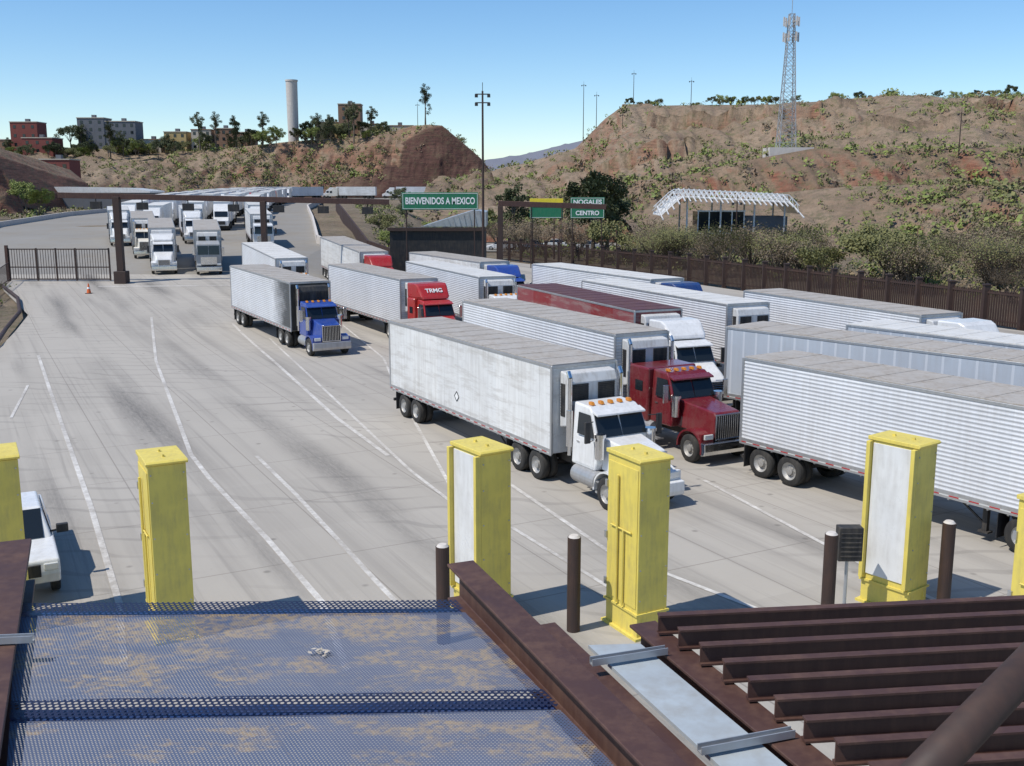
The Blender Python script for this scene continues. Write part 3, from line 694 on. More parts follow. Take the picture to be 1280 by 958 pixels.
place((-8.4,82.5),23,16,'ribbed white trailer with dark refrigeration unit behind a white tractor',dict(side='t_h',roof='roofw'),dict(col='white',hl=1.5))
place((-9.3,94.5),28,14.5,'blue semi truck with smooth white trailer',dict(side='t_v'),dict(col='blue',sl=1.2,hl=1.4,fair=3.9,hood='aero',stacks=False))
place((-19.6,107),23,15.5,'red semi truck with white trailer and sloping fairing',dict(side='t_v'),dict(col='red',sl=1.2,hl=1.4,fair=3.9,hood='aero',stacks=False))
place((-23.8,92),27,11.5,'white semi truck with white trailer near the gate',dict(side='t_h',roof='roofw'),dict(col='white',sl=0,hl=1.4))
def place_front(fx,fy,th,L,label,tr,tk,ext=5.6):
    t=rad(th); fw=Vector((math.sin(t),-math.cos(t))); sd=Vector((math.cos(t),math.sin(t)))
    o=Vector((fx,fy))-fw*(L+ext)-sd*1.3; return place((o.x,o.y),th,L,label,tr,tk)
AE=dict(sl=1.2,hl=1.4,hood='aero',stacks=False)
place_front(-33.3,100,19,13,'white aerodynamic semi truck waiting at the gate',dict(side='t_h'),dict(col='white',fair=3.6,**AE))
place_front(-29.0,100,17,13,'grey cab over semi truck with white trailer at the gate',dict(side='t_v'),dict(col='grey',kind='cabover',gap=.7),3.2)
place_front(-28.6,121,17,12,'small white semi truck beyond the gate',dict(side='t_v',roof='roofw'),dict(col='white',kind='cabover',gap=.7),3.2)
place_front(-34.0,142,16,12,'white semi truck in the queue beyond the gate',dict(side='t_h',roof='roofw'),dict(col='white',fair=3.8,**AE))
place_front(-39.2,112,20,12,'white cab semi truck in the queue',dict(side='t_v'),dict(col='cream',hl=1.4))
place_front(-39.0,129,19,12,'white semi truck climbing the road',dict(side='t_h',roof='roofw'),dict(col='white',fair=3.8,**AE))
place_front(-47.0,126,21,12,'white semi truck with smooth white trailer in the queue',dict(side='t_v',roof='roofw'),dict(col='white',fair=3.8,**AE))
def far_truck(col,side):
    e=empty('semi_truck','white semi truck in the long queue on the hill road','truck',(0,0,0),'trucks queueing on the hill road')
    b=MB(); b.box(0,12.6,-1.28,1.28,1.1,4.05); ob('trailer_body',b,M[side],e)
    b=MB(); b.box(0.05,12.55,-1.25,1.25,4.052,4.08); ob('roof',b,M['roofw'],e)
    b=MB(); b.prism([(13.3,.9),(17.6,.7),(17.6,1.5),(16.4,1.95),(16.1,2.8),(15.5,3.1),(14.8,3.8),(13.3,3.8)],1.1); ob('cab',b,M[col],e,.08,2)
    b=MB(); b.prism([(16.42,2.0),(16.47,2.0),(16.17,2.78),(16.12,2.78)],.92); ob('windshield',b,M['glass'],e)
    b=MB(); b.box(15.2,16.0,-1.13,1.13,1.95,2.6); ob('side_window',b,M['glass'],e)
    b=MB(); b.box(17.6,17.65,-.6,.6,.9,1.4); ob('grille',b,M['black'],e)
    b=MB()
    for x in(1.3,2.6,10.8,12.1,16.7): b.cyl((x,-1.25,.52),(x,1.25,.52),.52,seg=14)
    b.box(.5,17,-.45,.45,.75,1.08)
    ob('running_gear',b,M['tyre'],e)
    return e
protos=[('white','t_v'),('white','t_h'),('cream','t_v'),('blue','t_h'),('red','t_v'),('maroon','t_g')]
PR=[far_truck(*p) for p in protos]; used=[False]*len(PR)
path=[Vector(p) for p in ((20,371),(-66,374),(-78,362),(-80,330),(-70,260),(-58,195),(-49,158),(-45,146))]
seglen=[(b-a).length for a,b in zip(path,path[1:])]; total=sum(seglen)
def pathpt(s):
    for (a,b),l in zip(zip(path,path[1:]),seglen):
        if s<=l: return a.lerp(b,s/l),(b-a).normalized()
        s-=l
    return path[-1],(path[-1]-path[-2]).normalized()
random.seed(21)
for lane in(-7.6,-3.2,1.2,5.6,10.0):
    s=random.uniform(2,10)
    while s<total-(14 if lane<7 else 26):
        p,d=pathpt(s); n=Vector((-d.y,d.x)); pos=p+n*lane
        back=p.y>340
        if not(back and lane not in(-3.2,5.6) and p.x>-62) and not(lane>9 and back):
            i=random.choice((0,0,1,1,2,3,4,5,0,1,0,1))
            if not used[i]: t=PR[i]; used[i]=True
            else: t=copy_tree(PR[i])
            fr=pos+d*14; z0=gh(*pos);z1=gh(*fr)
            t.location=(pos.x,pos.y,z0); t.rotation_euler=(0,-math.atan2(z1-z0,14),math.atan2(d.y,d.x)+random.uniform(-.03,.03))
            t['label']={'white':'white semi truck in the long queue on the hill road','cream':'cream semi truck in the queue on the hill road','blue':'blue semi truck in the queue on the hill road','red':'red semi truck in the queue on the hill road','maroon':'dark red semi truck with grey trailer in the queue'}[protos[i][0]]
        s+=random.uniform(19.5,23) if not back else random.uniform(20,27)
# ------------------------------------------------------------------ cars
def car(x,y,rot,col,label,pickup=False,z=None):
    e=empty('pickup_truck' if pickup else 'car',label,'pickup truck' if pickup else 'car',(x,y,gh(x,y) if z is None else z)); e.rotation_euler.z=rot
    P=M[col]
    if pickup:
        b=MB(); b.prism([(-2.85,.55),(2.75,.5),(2.85,.75),(2.8,1.1),(1.35,1.22),(-2.85,1.2)],.98); ob('body',b,P,e,.06,3)
        b=MB(); b.prism([(-.95,1.18),(1.45,1.18),(.75,1.86),(-.75,1.88)],[.93,.93,.76,.76]); ob('cab',b,P,e,.06,3)
        b=MB(); b.box(-2.7,-1.05,-.8,.8,1.19,1.205); ob('cargo_bed',b,M['black'],e)
        for s in(-1,1):
            g=MB(); g.add([(-.85,s*.93,1.24),(1.2,s*.93,1.24),(.68,s*.80,1.74),(-.7,s*.80,1.76),(-.85,s*.95,1.24),(1.2,s*.95,1.24),(.68,s*.82,1.74),(-.7,s*.82,1.76)],[(0,1,2,3),(7,6,5,4),(0,4,5,1),(1,5,6,2),(2,6,7,3),(3,7,4,0)]); ob('side_window',g,M['glass'],e)
            k=MB(); k.box(.98,1.12,s*1.2-.14,s*1.2+.14,1.2,1.42); k.bar((1.05,s*.9,1.25),(1.05,s*1.1,1.28),.05); ob('mirror',k,M['black'],e,.02,2)
            k=MB(); k.box(-2.87,-2.80,s*.9-.07,s*.9+.07,.8,1.15); ob('tail_light',k,M['redlens'],e)
            k=MB(); k.box(2.80,2.87,s*.78-.16,s*.78+.16,.85,1.02); ob('headlight',k,M['lens'],e,.02,2)
            for xx in(-1.75,1.85): wheel(e,xx,s,False,.76,half=.89)
            d=MB(); d.box(-.8,.1,s*.985-.004,s*.985+.004,.65,1.16); d2=ob('door',d,P,e); h=MB(); h.box(-.7,-.5,s*1.0-.01,s*1.0+.01,1.02,1.06); ob('handle',h,M['black'],d2)
        g=MB(); g.prism([(1.40,1.22),(1.43,1.24),(.80,1.82),(.77,1.80)],.74); ob('windshield',g,M['glass'],e)
        g=MB(); g.box(-.92,-.88,-.7,.7,1.26,1.7); ob('rear_window',g,M['glass'],e)
        b=MB(); b.box(-3.0,-2.86,-.95,.95,.5,.7); ob('rear_bumper',b,M['chrome'],e,.02,2)
        b=MB(); b.box(2.84,2.89,-.55,.55,.72,1.02); ob('grille',b,M['black'],e,.01,1)
    else:
        b=MB(); b.prism([(-2.2,.35),(2.2,.32),(2.25,.6),(1.1,.92),(-2.1,.95),(-2.25,.7)],.88); ob('body',b,P,e,.08,3)
        b=MB(); b.prism([(-1.9,.9),(1.1,.9),(.35,1.42),(-1.3,1.42)],[.84,.84,.66,.66]); ob('cabin_glass',b,M['glass'],e,.05,2)
        b=MB(); b.prism([(-1.35,1.41),(.4,1.41),(.3,1.46),(-1.25,1.46)],.66); ob('roof',b,P,e,.02,2)
        for s in(-1,1):
            for xx in (-1.35,1.35): wheel(e,xx,s,False,.62,half=.8)
    return e
car(-13.0,25.7,rad(-62),'white','white pickup truck parked beside a yellow post',True)
for x,y,c in((-2,170,'white'),(3,172,'white'),(12,170,'grey'),(22,175,'red'),(27,173,'white'),(34,176,'cream'),(48,176,'red'),(54,180,'white'),(-9,169,'navy'),(7,176,'white')):
    car(x,y,rad(random.choice((3,180,176))),c,{'white':'white','grey':'grey','red':'red','cream':'cream','navy':'dark blue'}[c]+' car on the lower road',z=-.1)
# ------------------------------------------------------------------ gate and portals
def portal(x0,y0,z0,x1,y1,z1,posts,nl,label):
    e=empty('gate_portal',label,'gate',(x0,y0,gh(x0,y0)))
    inv=Matrix.Translation(-e.location)
    b=MB(); b.bar((x0,y0,z0),(x1,y1,z1),.35,.5); o=ob('beam',b,M['corten'],e,.02,1); o.data.transform(inv)
    for (px,py,pz,w) in posts:
        b=MB(); b.box(px-w/2,px+w/2,py-w/2,py+w/2,gh(px,py)-.3,pz); b.box(px-w*.9,px+w*.9,py-w*.9,py+w*.9,gh(px,py)-.1,gh(px,py)+1.1); o=ob('post',b,M['cortend'],e,.02,1); o.data.transform(inv)
    for i in range(nl):
        t=(i+.8)/(nl+.3); p=Vector((x0,y0,z0)).lerp(Vector((x1,y1,z1)),t)
        b=MB(); b.box(p.x-.5,p.x+.5,p.y-.15,p.y+.15,p.z-1.15,p.z-.5); b.box(p.x-.04,p.x+.04,p.y-.04,p.y+.04,p.z-.5,p.z-.2); o=ob('signal_box',b,M['black2'],e,.01,1); o.data.transform(inv)
    return e
portal(-40.8,95,9.15,-11.4,98,8.5,[(-35.7,95.3,9,.6),(-22.8,96.6,8.6,.5)],7,'long brown steel gantry over the gate with hanging signal boxes')
portal(-1.3,100,8.35,9.0,101,8.0,[(-1.1,100,8.1,.5)],0,'short brown steel gantry on a single post')
e=empty('swing_gate','dark brown barred swing gate standing beside the gantry post','gate',(-43.8,96.5,gh(-43.8,96.5)))
b=MB()
for i in range(38): b.bar((i*.24-2.6,0,.25),(i*.24-2.6,0,2.95),.04)
for z in(.2,1.3,2.95): b.bar((-2.7,0,z),(6.6,0,z),.1)
for x in(-2.7,-.1,1.7,3.5,6.6): b.bar((x,0,.05),(x,0,3.05),.13)
ob('gate_leaf',b,M['cortend'],e)
b=MB(); b.box(-2.95,-2.7,-.12,.12,0,3.3); ob('post',b,M['corten'],e)
e=empty('fence','dark barred fence running along the edge of the yard','fence',(-40,72,gh(-40,72)))
b=MB()
pts=[Vector((-34,57,gh(-34,57))),Vector((-39.5,74,gh(-39.5,74))),Vector((-46.3,96,gh(-46.3,96)))]
for a,c in zip(pts,pts[1:]):
    n=int((c-a).length/.4)
    for i in range(n): p=a.lerp(c,i/n); b.bar(p,p+Vector((0,0,1.8)),.03)
    for z in(.3,1.8): b.bar(a+Vector((0,0,z)),c+Vector((0,0,z)),.05)
o=ob('railing',b,M['cortend'],e); o.data.transform(Matrix.Translation(-e.location))
b=MB(); pp=[(-29.8,54),(-30.3,58),(-32,64),(-34.3,70),(-36.6,77),(-40,84),(-44.5,91)]
for a,c in zip(pp,pp[1:]): b.cyl((a[0],a[1],gh(*a)+.25),(c[0],c[1],gh(*c)+.25),.14,seg=10)
top(ob('guard_rail',b,M['cortend']),'low dark tubular guard rail curving along the yard edge','barrier')
def cone(x,y):
    e=empty('traffic_cone','orange traffic cone standing on the concrete','traffic cone',(x,y,gh(x,y)))
    b=MB(); b.cyl((0,0,.03),(0,0,.85),.19,.04,16); ob('cone_body',b,M['orange'],e)
    b=MB(); b.box(-.25,.25,-.25,.25,0,.04); ob('base',b,M['black'],e)
    b=MB(); b.cyl((0,0,.4),(0,0,.55),.135,.105,16); ob('reflective_band',b,M['signwhite'],e)
cone(-36.0,88.4)
# ------------------------------------------------------------------ signs
def sign(x0,x1,y,z0,z1,lines,label,mat='signgreen',posts=None,border=True):
    e=empty('road_sign',label,'sign',((x0+x1)/2,y,z0)); w=(x1-x0)/2; h=z1-z0
    b=MB(); b.box(-w,w,-.04,.04,0,h); ob('panel',b,M[mat],e,.02,1)
    if border:
        b=MB()
        for a in((-w+.08,w-.08,.08,.12),(-w+.08,w-.08,h-.12,h-.08)): b.box(a[0],a[1],-.055,-.045,a[2],a[3])
        for a in((-w+.08,-w+.12),(w-.12,w-.08)): b.box(a[0],a[1],-.055,-.045,.121,h-.121)
        ob('border',b,M['signwhite'],e)
    for (s,size,zz,fit) in lines:
        t=textmesh('lettering',s,size,M['signwhite'],.005,.022); xsv=[v.co.x for v in t.vertices]; wd=max(xsv)-min(xsv)
        o=ob('lettering',t,None,e)
        o.matrix_local=Matrix.Translation((0,-.06,zz))@Matrix.Rotation(math.pi/2,4,'X')@Matrix.Scale(fit/wd,4,(1,0,0))
    if posts:
        for px in posts:
            b=MB(); b.cyl((px,.12,-z0+gh((x0+x1)/2+px,y)-.3),(px,.12,h),.06); ob('sign_post',b,M['cortend'],e)
    return e
sign(-10.95,-3.35,105,7.65,9.35,[('BIENVENIDOS A MEXICO',.92,.84,6.9)],'green welcome sign with white lettering over the road',posts=(-3.4,3.4))
sign(7.2,11.4,130,6.1,8.65,[('NOGALES',.78,1.95,3.5),('CENTRO',.74,.62,2.9)],'green road sign reading nogales centro',posts=(-1.8,1.8))
sign(2.2,6.3,130,6.1,7.95,[],'green directional road sign beside a yellow strip',posts=(-1.7,1.7))
sign(2.2,6.3,129.8,8.0,8.5,[],'narrow yellow sign panel above a green road sign','signyellow',border=False,posts=(-1.9,1.9))
e=empty('ramp_building','low dark building with pale sloping roof under the welcome sign','building',(-7.5,111,0))
b=MB(); b.box(-5.2,4.6,-2,8,-.3,5.4); ob('wall',b,M['black2'],e)
b=MB(); b.box(-5.4,4.8,-2.3,-2.05,5.4,5.75); ob('fascia',b,M['cortend'],e)
b=MB(); b.prism([(-2,5.8),(4.8,5.8),(4.8,7.3),(3.5,7.5)],4,3)
for i in range(12): b.bar((-2+i*.55,-1.06,5.86+i*.16),(-1.7+i*.55,-1.06,5.86),.05)
ob('roof',b,M['galv'],e)
def mast(x,y,z,h,label,r=.16,arms=2):
    e=empty('utility_pole',label,'pole',(x,y,z)); b=MB(); b.cyl((0,0,-.5),(0,0,h),r,r*.6,10); ob('shaft',b,M['cortend'],e)
    b=MB()
    for i in range(arms): b.bar((-.7,0,h-.3-i*.8),(.7,0,h-.3-i*.8),.1); b.box(-.75,-.45,-.15,.15,h-.6-i*.8,h-.3-i*.8); b.box(.45,.75,-.15,.15,h-.6-i*.8,h-.3-i*.8)
    b.cyl((0,0,h),(0,0,h+.8),.03); ob('crossarm',b,M['black'],e)
mast(-2.85,104,0,19,'tall dark camera mast standing in the yard',.15,2)
for x,y,z,h in((22,330,22,19),(39,345,32,14),(53,318,28,13),(-57,423,29,10),(-37,420,31,11),(31,300,18,12),(16,160,0,10),(78,150,0,12),(-25,410,12,12),(86,205,14,10),(26,330,22,16),(32,150,0,8),(6,150,0,8)):
    mast(x,y,z,h,'thin wooden utility pole on the dry hillside' if z>5 else 'thin metal pole by the lower road',.13,1)
def lattice(x,y,z,h,wb,wt):
    e=empty('lattice_tower','tall grey lattice communications tower with antennas on the hill','tower',(x,y,z)); b=MB(); n=16
    def c(k,i): t=k/n; w=wb*(1-t)+wt*t; s=((-1,-1),(1,-1),(1,1),(-1,1))[i%4]; return Vector((s[0]*w/2,s[1]*w/2,h*t))
    for k in range(n):
        for i in range(4):
            b.bar(c(k,i),c(k+1,i),.15); b.bar(c(k,i),c(k+1,i+1),.07); b.bar(c(k,i+1),c(k+1,i),.07); b.bar(c(k+1,i),c(k+1,i+1),.07)
    ob('lattice',b,M['grey'],e)
    for zz in(h-1.5,h-4.5):
        for i in range(6):
            a=i*math.pi/3; q=MB(); px,py=math.cos(a)*1.5,math.sin(a)*1.5; q.box(px-.15,px+.15,py-.15,py+.15,zz-.9,zz+.9); q.bar((px,py,zz),(px*.3,py*.3,zz),.08); ob('antenna',q,M['conc'],e)
    b=MB(); b.cyl((0,0,h),(0,0,h+4),.06); ob('lightning_rod',b,M['grey'],e)
    b=MB(); b.box(-4,5,-3,3,-2,.6); ob('base',b,M['conc'],e)
lattice(56.5,220,17.3,27,3.4,1.0)
e=empty('water_tower','tall pale cylindrical water tower on the hilltop','tower',(-88,430,28))
b=MB(); b.cyl((0,0,-1),(0,0,23.5),2.1,2.3,24); ob('shaft',b,M['conc'],e); b=MB(); b.cyl((0,0,23.5),(0,0,24.1),2.5,2.5,24); ob('cap',b,M['conc'],e)
def building(x,y,z,w,d,h,mat,fl,cols,label,rot=0):
    e=empty('house',label,'building',(x,y,z)); e.rotation_euler.z=rot
    b=MB(); b.box(-w/2,w/2,-d/2,d/2,-6,h); ob('wall',b,M[mat],e)
    b=MB(); b.box(-w/2-.2,w/2+.2,-d/2-.2,d/2+.2,h+.003,h+.35); r=ob('roof',b,M['wallp' if mat!='wallp' else 'wallb'],e)
    b=MB(); b.box(-.8,.8,-.8,.8,h+.353,h+1.6); ob('roof_tank',b,M['wallg'],r)
    for f in range(fl):
        for c in range(cols):
            xx=-w/2+(c+.5)*w/cols; zz=h*(f+.5)/fl; q=MB(); q.box(xx-.55,xx+.55,-d/2-.06,-d/2+.02,zz-.6,zz+.6); ob('window',q,M['glass'],e)
B=[(-187,425,13,12,10,16,'wallr',5,3,'red apartment block on the hill'),(-199,440,22,11,9,14,'wallr',4,3,'dark red apartment block on the hill'),(-158,436,22,12,9,14,'wallg',5,4,'dark grey apartment block on the hill'),(-174,446,23,11,9,15,'wallg',5,3,'grey apartment block among trees'),
 (-213,440,15,14,9,14,'wallb',4,4,'tan apartment block on the hill'),(-205,420,11,10,8,11,'wallp',3,3,'pale plaster block on the lower slope'),(-137,438,24,9,8,8,'wally',3,3,'yellow plaster house on the hilltop'),(-127,440,25,8,8,8,'wallp',3,3,'pale plaster house on the hilltop'),(-118,441,25.5,8,8,8,'wallb',3,3,'brown house on the hilltop'),(-147,438,22,8,8,7,'wallp',2,3,'low pale house on the hilltop'),
 (-76,440,29,9,8,7,'wally',2,3,'yellow plaster house near the water tower'),(-66,438,29,9,7,14,'wallb',4,2,'brown block with roof tank on the hilltop'),(-57,436,29,9,7,6,'wallp',1,3,'low pale house beside the brown block'),(-45,430,30,11,7,4,'wallp',1,3,'low pale house on the hilltop'),(-109,440,25,7,6,7,'wallb',2,2,'small brown house on the hilltop'),
 (-137,322,7,9,8,11,'wallr',3,3,'red house below the hill road'),(-150,326,7,10,8,9,'wallb',3,3,'brown house below the hill road')]
for q in B: building(*q)
e=empty('warehouse','long low warehouse with curved white roof beside the road','building',(-101,258,gh(-101,258)))
b=MB(); b.box(-14,14,-5,5,-1,3.6); ob('wall',b,M['wallg'],e); b=MB(); b.prism([(-14.5,3.6),(14.5,3.6),(14.5,4.0),(9,4.7),(-9,5.0),(-14.5,4.2)],5.4); ob('roof',b,M['white'],e)
# white canopy
e=empty('station_canopy','white steel truss canopy over a glazed booth beside the lower road','canopy',(32,160,0))
b=MB()
KP=[(0,6.9),(.14,9.6),(.92,8.8),(1.0,7.2)]
def arc(t):
    for (a,za),(c,zc) in zip(KP,KP[1:]):
        if t<=c: return za+(zc-za)*(t-a)/(c-a)
    return KP[-1][1]
n=26
for s in(-4,0,4):
    for i in range(n):
        t0,t1=i/n,(i+1)/n; x0,x1=-10+20.5*t0,-10+20.5*t1
        b.bar((x0,s,arc(t0)-1.0),(x1,s,arc(t1)-1.0),.13); b.bar((x0,s,arc(t0)),(x1,s,arc(t1)),.13); b.bar((x0,s,arc(t0)-1.0),((x0+x1)/2,s,arc((t0+t1)/2)),.09); b.bar(((x0+x1)/2,s,arc((t0+t1)/2)),(x1,s,arc(t1)-1.0),.09)
for i in range(n+1):
    t=i/n; x=-10+20.5*t; b.bar((x,-6.8,arc(t)-1.7),(x,0,arc(t)+.1),.16); b.bar((x,0,arc(t)+.1),(x,5,arc(t)-.6),.14)
ob('truss',b,M['white'],e)
b=MB(); b.prism([(-10+20.5*i/20,arc(i/20)-1.2) for i in range(21)]+[(-10+20.5*i/20,arc(i/20)-1.12) for i in range(20,-1,-1)],4.8); ob('roof_sheet',b,M['white'],e)
for x in(-6,-1,4,8.5):
    for s in(-3.5,3.5):
        b=MB(); b.cyl((x,s,-.3),(x,s,arc((x+10)/20.5)-1.1),.14); ob('column',b,M['white'],e)
b=MB(); b.box(-4.2,2.6,-3,2,3.2,6.3); ob('booth',b,M['glass'],e); b=MB()
for x in(-4.25,-2.6,-.9,.8,2.6): b.box(x-.08,x+.08,-3.08,-3.0,3.1,6.35)
b.box(-4.4,2.8,-3.1,-3.0,6.3,6.5); b.box(-4.4,2.8,-3.1,-3.0,3.0,3.2); ob('booth_frame',b,M['white'],e)
b=MB(); b.box(-7,9.5,-2.5,3,-.3,3.0); b.box(2.9,9.3,-2.2,2.8,3.003,5.6); ob('wall',b,M['wallg'],e)
# steel border fence
e=empty('border_fence','long dark rust brown steel fence with square posts behind the trailers','fence',(0,150,0))
fp=[Vector((-2,150,0)),Vector((19,112,0)),Vector((36,73,0)),Vector((52,40,0))]
for a,c in zip(fp,fp[1:]):
    n=int((c-a).length/3.2)
    for i in range(n):
        p=a.lerp(c,i/n); q=a.lerp(c,(i+1)/n); d=(q-p)
        b=MB()
        for k in range(15):
            r=p+d*((k+.5)/15); b.bar(r,r+Vector((0,0,2.45+.04*((k*7+i*3)%3))),.19,.07)
        b.bar(p+Vector((0,0,.35)),q+Vector((0,0,.35)),.1); b.bar(p+Vector((0,0,2.3)),q+Vector((0,0,2.3)),.14)
        o=ob('fence_panel',b,M['fence'],e); o.data.transform(Matrix.Translation(-e.location))
        b=MB(); b.bar(p-Vector((0,0,.3)),p+Vector((0,0,2.8)),.42); b.bar(p+Vector((0,0,2.81)),p+Vector((0,0,2.9)),.52); o=ob('fence_post',b,M['cortend'],e); o.data.transform(Matrix.Translation(-e.location))
# ------------------------------------------------------------------ yellow portal monitors
def monitor(x,y,kind,label,rot=28):
    e=empty('portal_monitor',label,'pillar',(x,y,0),'yellow portal monitor pillars'); e.rotation_euler.z=rad(rot)-math.pi/2   # local +x = along the lane toward camera
    a,w,h=.62,.40,4.0
    b=MB(); b.box(-a,a,-w,w,.05,h); body=ob('body',b,M['yellow'],e,.015,2)
    b=MB(); b.prism([(-a-.03,h+.01),(a+.04,h+.01),(a+.07,h+.06),(a+.02,h+.10),(-a-.03,h+.10)],w+.04); 
    cap=ob('cap',b,M['yellow'],e,.012,2)
    for s in(-1,1):
        b=MB(); b.box(-.04+s*.25,.04+s*.25,-.02,.02,h+.101,h+.15); ob('lifting_lug',b,M['yellow'],cap)
    b=MB(); b.box(-a-.08,a+.08,-w-.08,w+.08,0,.06); b.box(-a-.04,a+.04,-w-.04,w+.04,.55,.60)
    for s in(-1,1):
        for t in(-1,1): b.prism([(s*a,.062),(s*(a+.07),.062),(s*a,.5)],.02,t*.25)
    ob('base_flange',b,M['yellow'],e)
    if kind=='panel':
        b=MB(); b.box(-a+.12,a-.12,-w-.03,-w+.02,.75,h-.05); ob('detector_panel',b,M['white'],e,.004,1)
        for q0,q1 in((-a,-a+.1),(a-.1,a)):
            b=MB(); b.box(q0,q1,-w-.14,-w-.001,.65,h-.01); ob('side_flange',b,M['yellow'],e,.005,1)
    else:
        b=MB(); b.box(-a+.05,a-.05,-w-.018,-w-.002,.7,h-.15); dd=ob('access_door',b,M['yellow'],e,.006,1)
        b=MB(); b.cyl((-.12,-w-.07,.65),(-.12,-w-.07,3.6),.03,seg=8); b.cyl((.12,-w-.07,.65),(.12,-w-.07,2.4),.025,seg=8); b.cyl((-.4,-w-.05,2.4),(.4,-w-.05,2.4),.02,seg=8); ob('conduit',b,M['yellow'],e)
        for z in(1.0,2.1,3.3):
            b=MB(); b.box(-a-.02,-a+.06,-w-.06,-w-.02,z-.08,z+.08); ob('hinge',b,M['alu'],dd)
    for z in(.9,1.6,2.4,3.2,3.8):
        for s in(-1,1):
            b=MB(); b.cyl((a+.001,s*(w-.06),z),(a+.015,s*(w-.06),z),.018,seg=8); ob('bolt',b,M['alu'],body)
monitor(-7.65,22.0,'door','yellow steel monitor pillar with access door on the concrete')
monitor(-.7,22.9,'panel','yellow steel monitor pillar with white detector panel',34)
monitor(2.8,22.2,'door','yellow steel monitor pillar with conduits and bolted base')
monitor(9.1,23.5,'panel','yellow steel monitor pillar with wide white detector panel',38)
monitor(-11.4,22.3,'door','yellow steel monitor pillar beside the white pickup truck')
monitor(10.25,18.6,'door','yellow steel monitor pillar beyond the purlins')
def bollard(x,y,h=2.2):
    e=empty('bollard','tall round brown steel bollard filled with concrete','bollard',(x,y,0),'brown steel bollards')
    b=MB(); b.cyl((0,0,0),(0,0,h),.15,seg=20); ob('pipe',b,M['cortend'],e)
    b=MB(); b.cyl((0,0,h+.002),(0,0,h+.05),.135,.09,20); ob('concrete_cap',b,M['conc'],e)
for p in((-1.5,21.4),(1.38,22.0),(7.14,22.2),(10.1,23.0)): bollard(*p)
e=empty('equipment_box','black louvred equipment box on a thin galvanised post','box',(7.75,22.9,0))
b=MB(); b.cyl((0,0,0),(0,0,1.5),.04); ob('post',b,M['galv'],e); b=MB(); b.box(-.25,.3,-.15,.15,1.35,2.15)
for i in range(6): b.box(-.21,.26,-.17,-.151,1.45+i*.11,1.49+i*.11)
ob('housing',b,M['black'],e,.01,1)
# ------------------------------------------------------------------ near canopy roof
Z=7.2
def perf(name,s,r,c0,c1,metal=.2,rust=0):
    m=N(name); c=m.coord()
    def cell(off_):
        a=m.n('ShaderNodeVectorMath',_operation='MULTIPLY_ADD'); m.l(c,a.inputs[0]); a.inputs[1].default_value=(1/s,1/(s*1.732),0); a.inputs[2].default_value=(400+off_,400+off_,0)
        f=m.n('ShaderNodeVectorMath',_operation='FRACTION'); m.l(a.outputs[0],f.inputs[0])
        g=m.n('ShaderNodeVectorMath',_operation='MULTIPLY_ADD'); m.l(f.outputs[0],g.inputs[0]); g.inputs[1].default_value=(1,1.732,0); g.inputs[2].default_value=(-.5,-.866,0)
        l=m.n('ShaderNodeVectorMath',_operation='LENGTH'); m.l(g.outputs[0],l.inputs[0]); return l.outputs['Value']
    d=m.math('MINIMUM',cell(0),cell(.5)); hole=m.math('LESS_THAN',d,r)
    base=m.mix(m.noise(c,3,4),c0,c1)
    if rust:
        n=m.noise(m.mapping(c,(1.1,2.2,1)),1.5,8,.78); n2=m.noise(c,24,4,.7); yy=m.sep(c)[1]
        n=m.math('ADD',n,m.math('MULTIPLY',m.math('SUBTRACT',yy,5.0),.035))
        f=m.math('MULTIPLY',m.ramp(n,[(.50,0),(.58,1)]),m.ramp(n2,[(.38,.1),(.58,1)])); base=m.mix(m.math('MULTIPLY',f,rust),base,(.38,.27,.14))
    m.col(base); m.set(Roughness=.45,Metallic=metal)
    tr=m.n('ShaderNodeBsdfTransparent'); mx=m.n('ShaderNodeMixShader'); m.l(hole,mx.inputs[0]); m.l(m.b.outputs[0],mx.inputs[1]); m.l(tr.outputs[0],mx.inputs[2]); m.l(mx.outputs[0],m.out.inputs[0])
    return m.mat
M['perf']=perf('perforated blue steel',.018,.235,(.075,.095,.155),(.115,.14,.21),.1,.85)
M['perfd']=perf('perforated dark strip',.034,.30,(.014,.017,.045),(.024,.028,.065))
def quadplate(name,pts,z,th,mat,parent=None):
    b=MB(); vs=[(x,y,z-th) for x,y in pts]+[(x,y,z) for x,y in pts]
    b.add(vs,[(3,2,1,0),(4,5,6,7),(0,1,5,4),(1,2,6,5),(2,3,7,6),(3,0,4,7)]); return ob(name,b,mat,parent)
def quadsheet(name,pts,z,mat,parent=None):
    b=MB(); b.add([(x,y,z) for x,y in pts],[(0,1,2,3)]); o=ob(name,b,mat,parent)
    if o.data.polygons[0].normal.z<0: o.data.flip_normals()
    return o
def lp(a,b,t): return tuple(a[i]+(b[i]-a[i])*t for i in range(2))
FL=(-3.13,6.2);FR=(-.36,6.26);NL=(-1.80,3.2);NR=(.98,3.2)
e=empty('canopy_roof','blue grey perforated steel canopy roof with rust stains','roof',(0,0,0))
quadsheet('perforated_panel',[lp(FL,NL,.05),lp(FR,NR,.05),lp(FR,NR,.39),lp(FL,NL,.42)],Z,M['perf'],e)
quadsheet('perforated_panel',[lp(FL,NL,.48),lp(FR,NR,.45),NR,NL],Z-.003,M['perf'],e)
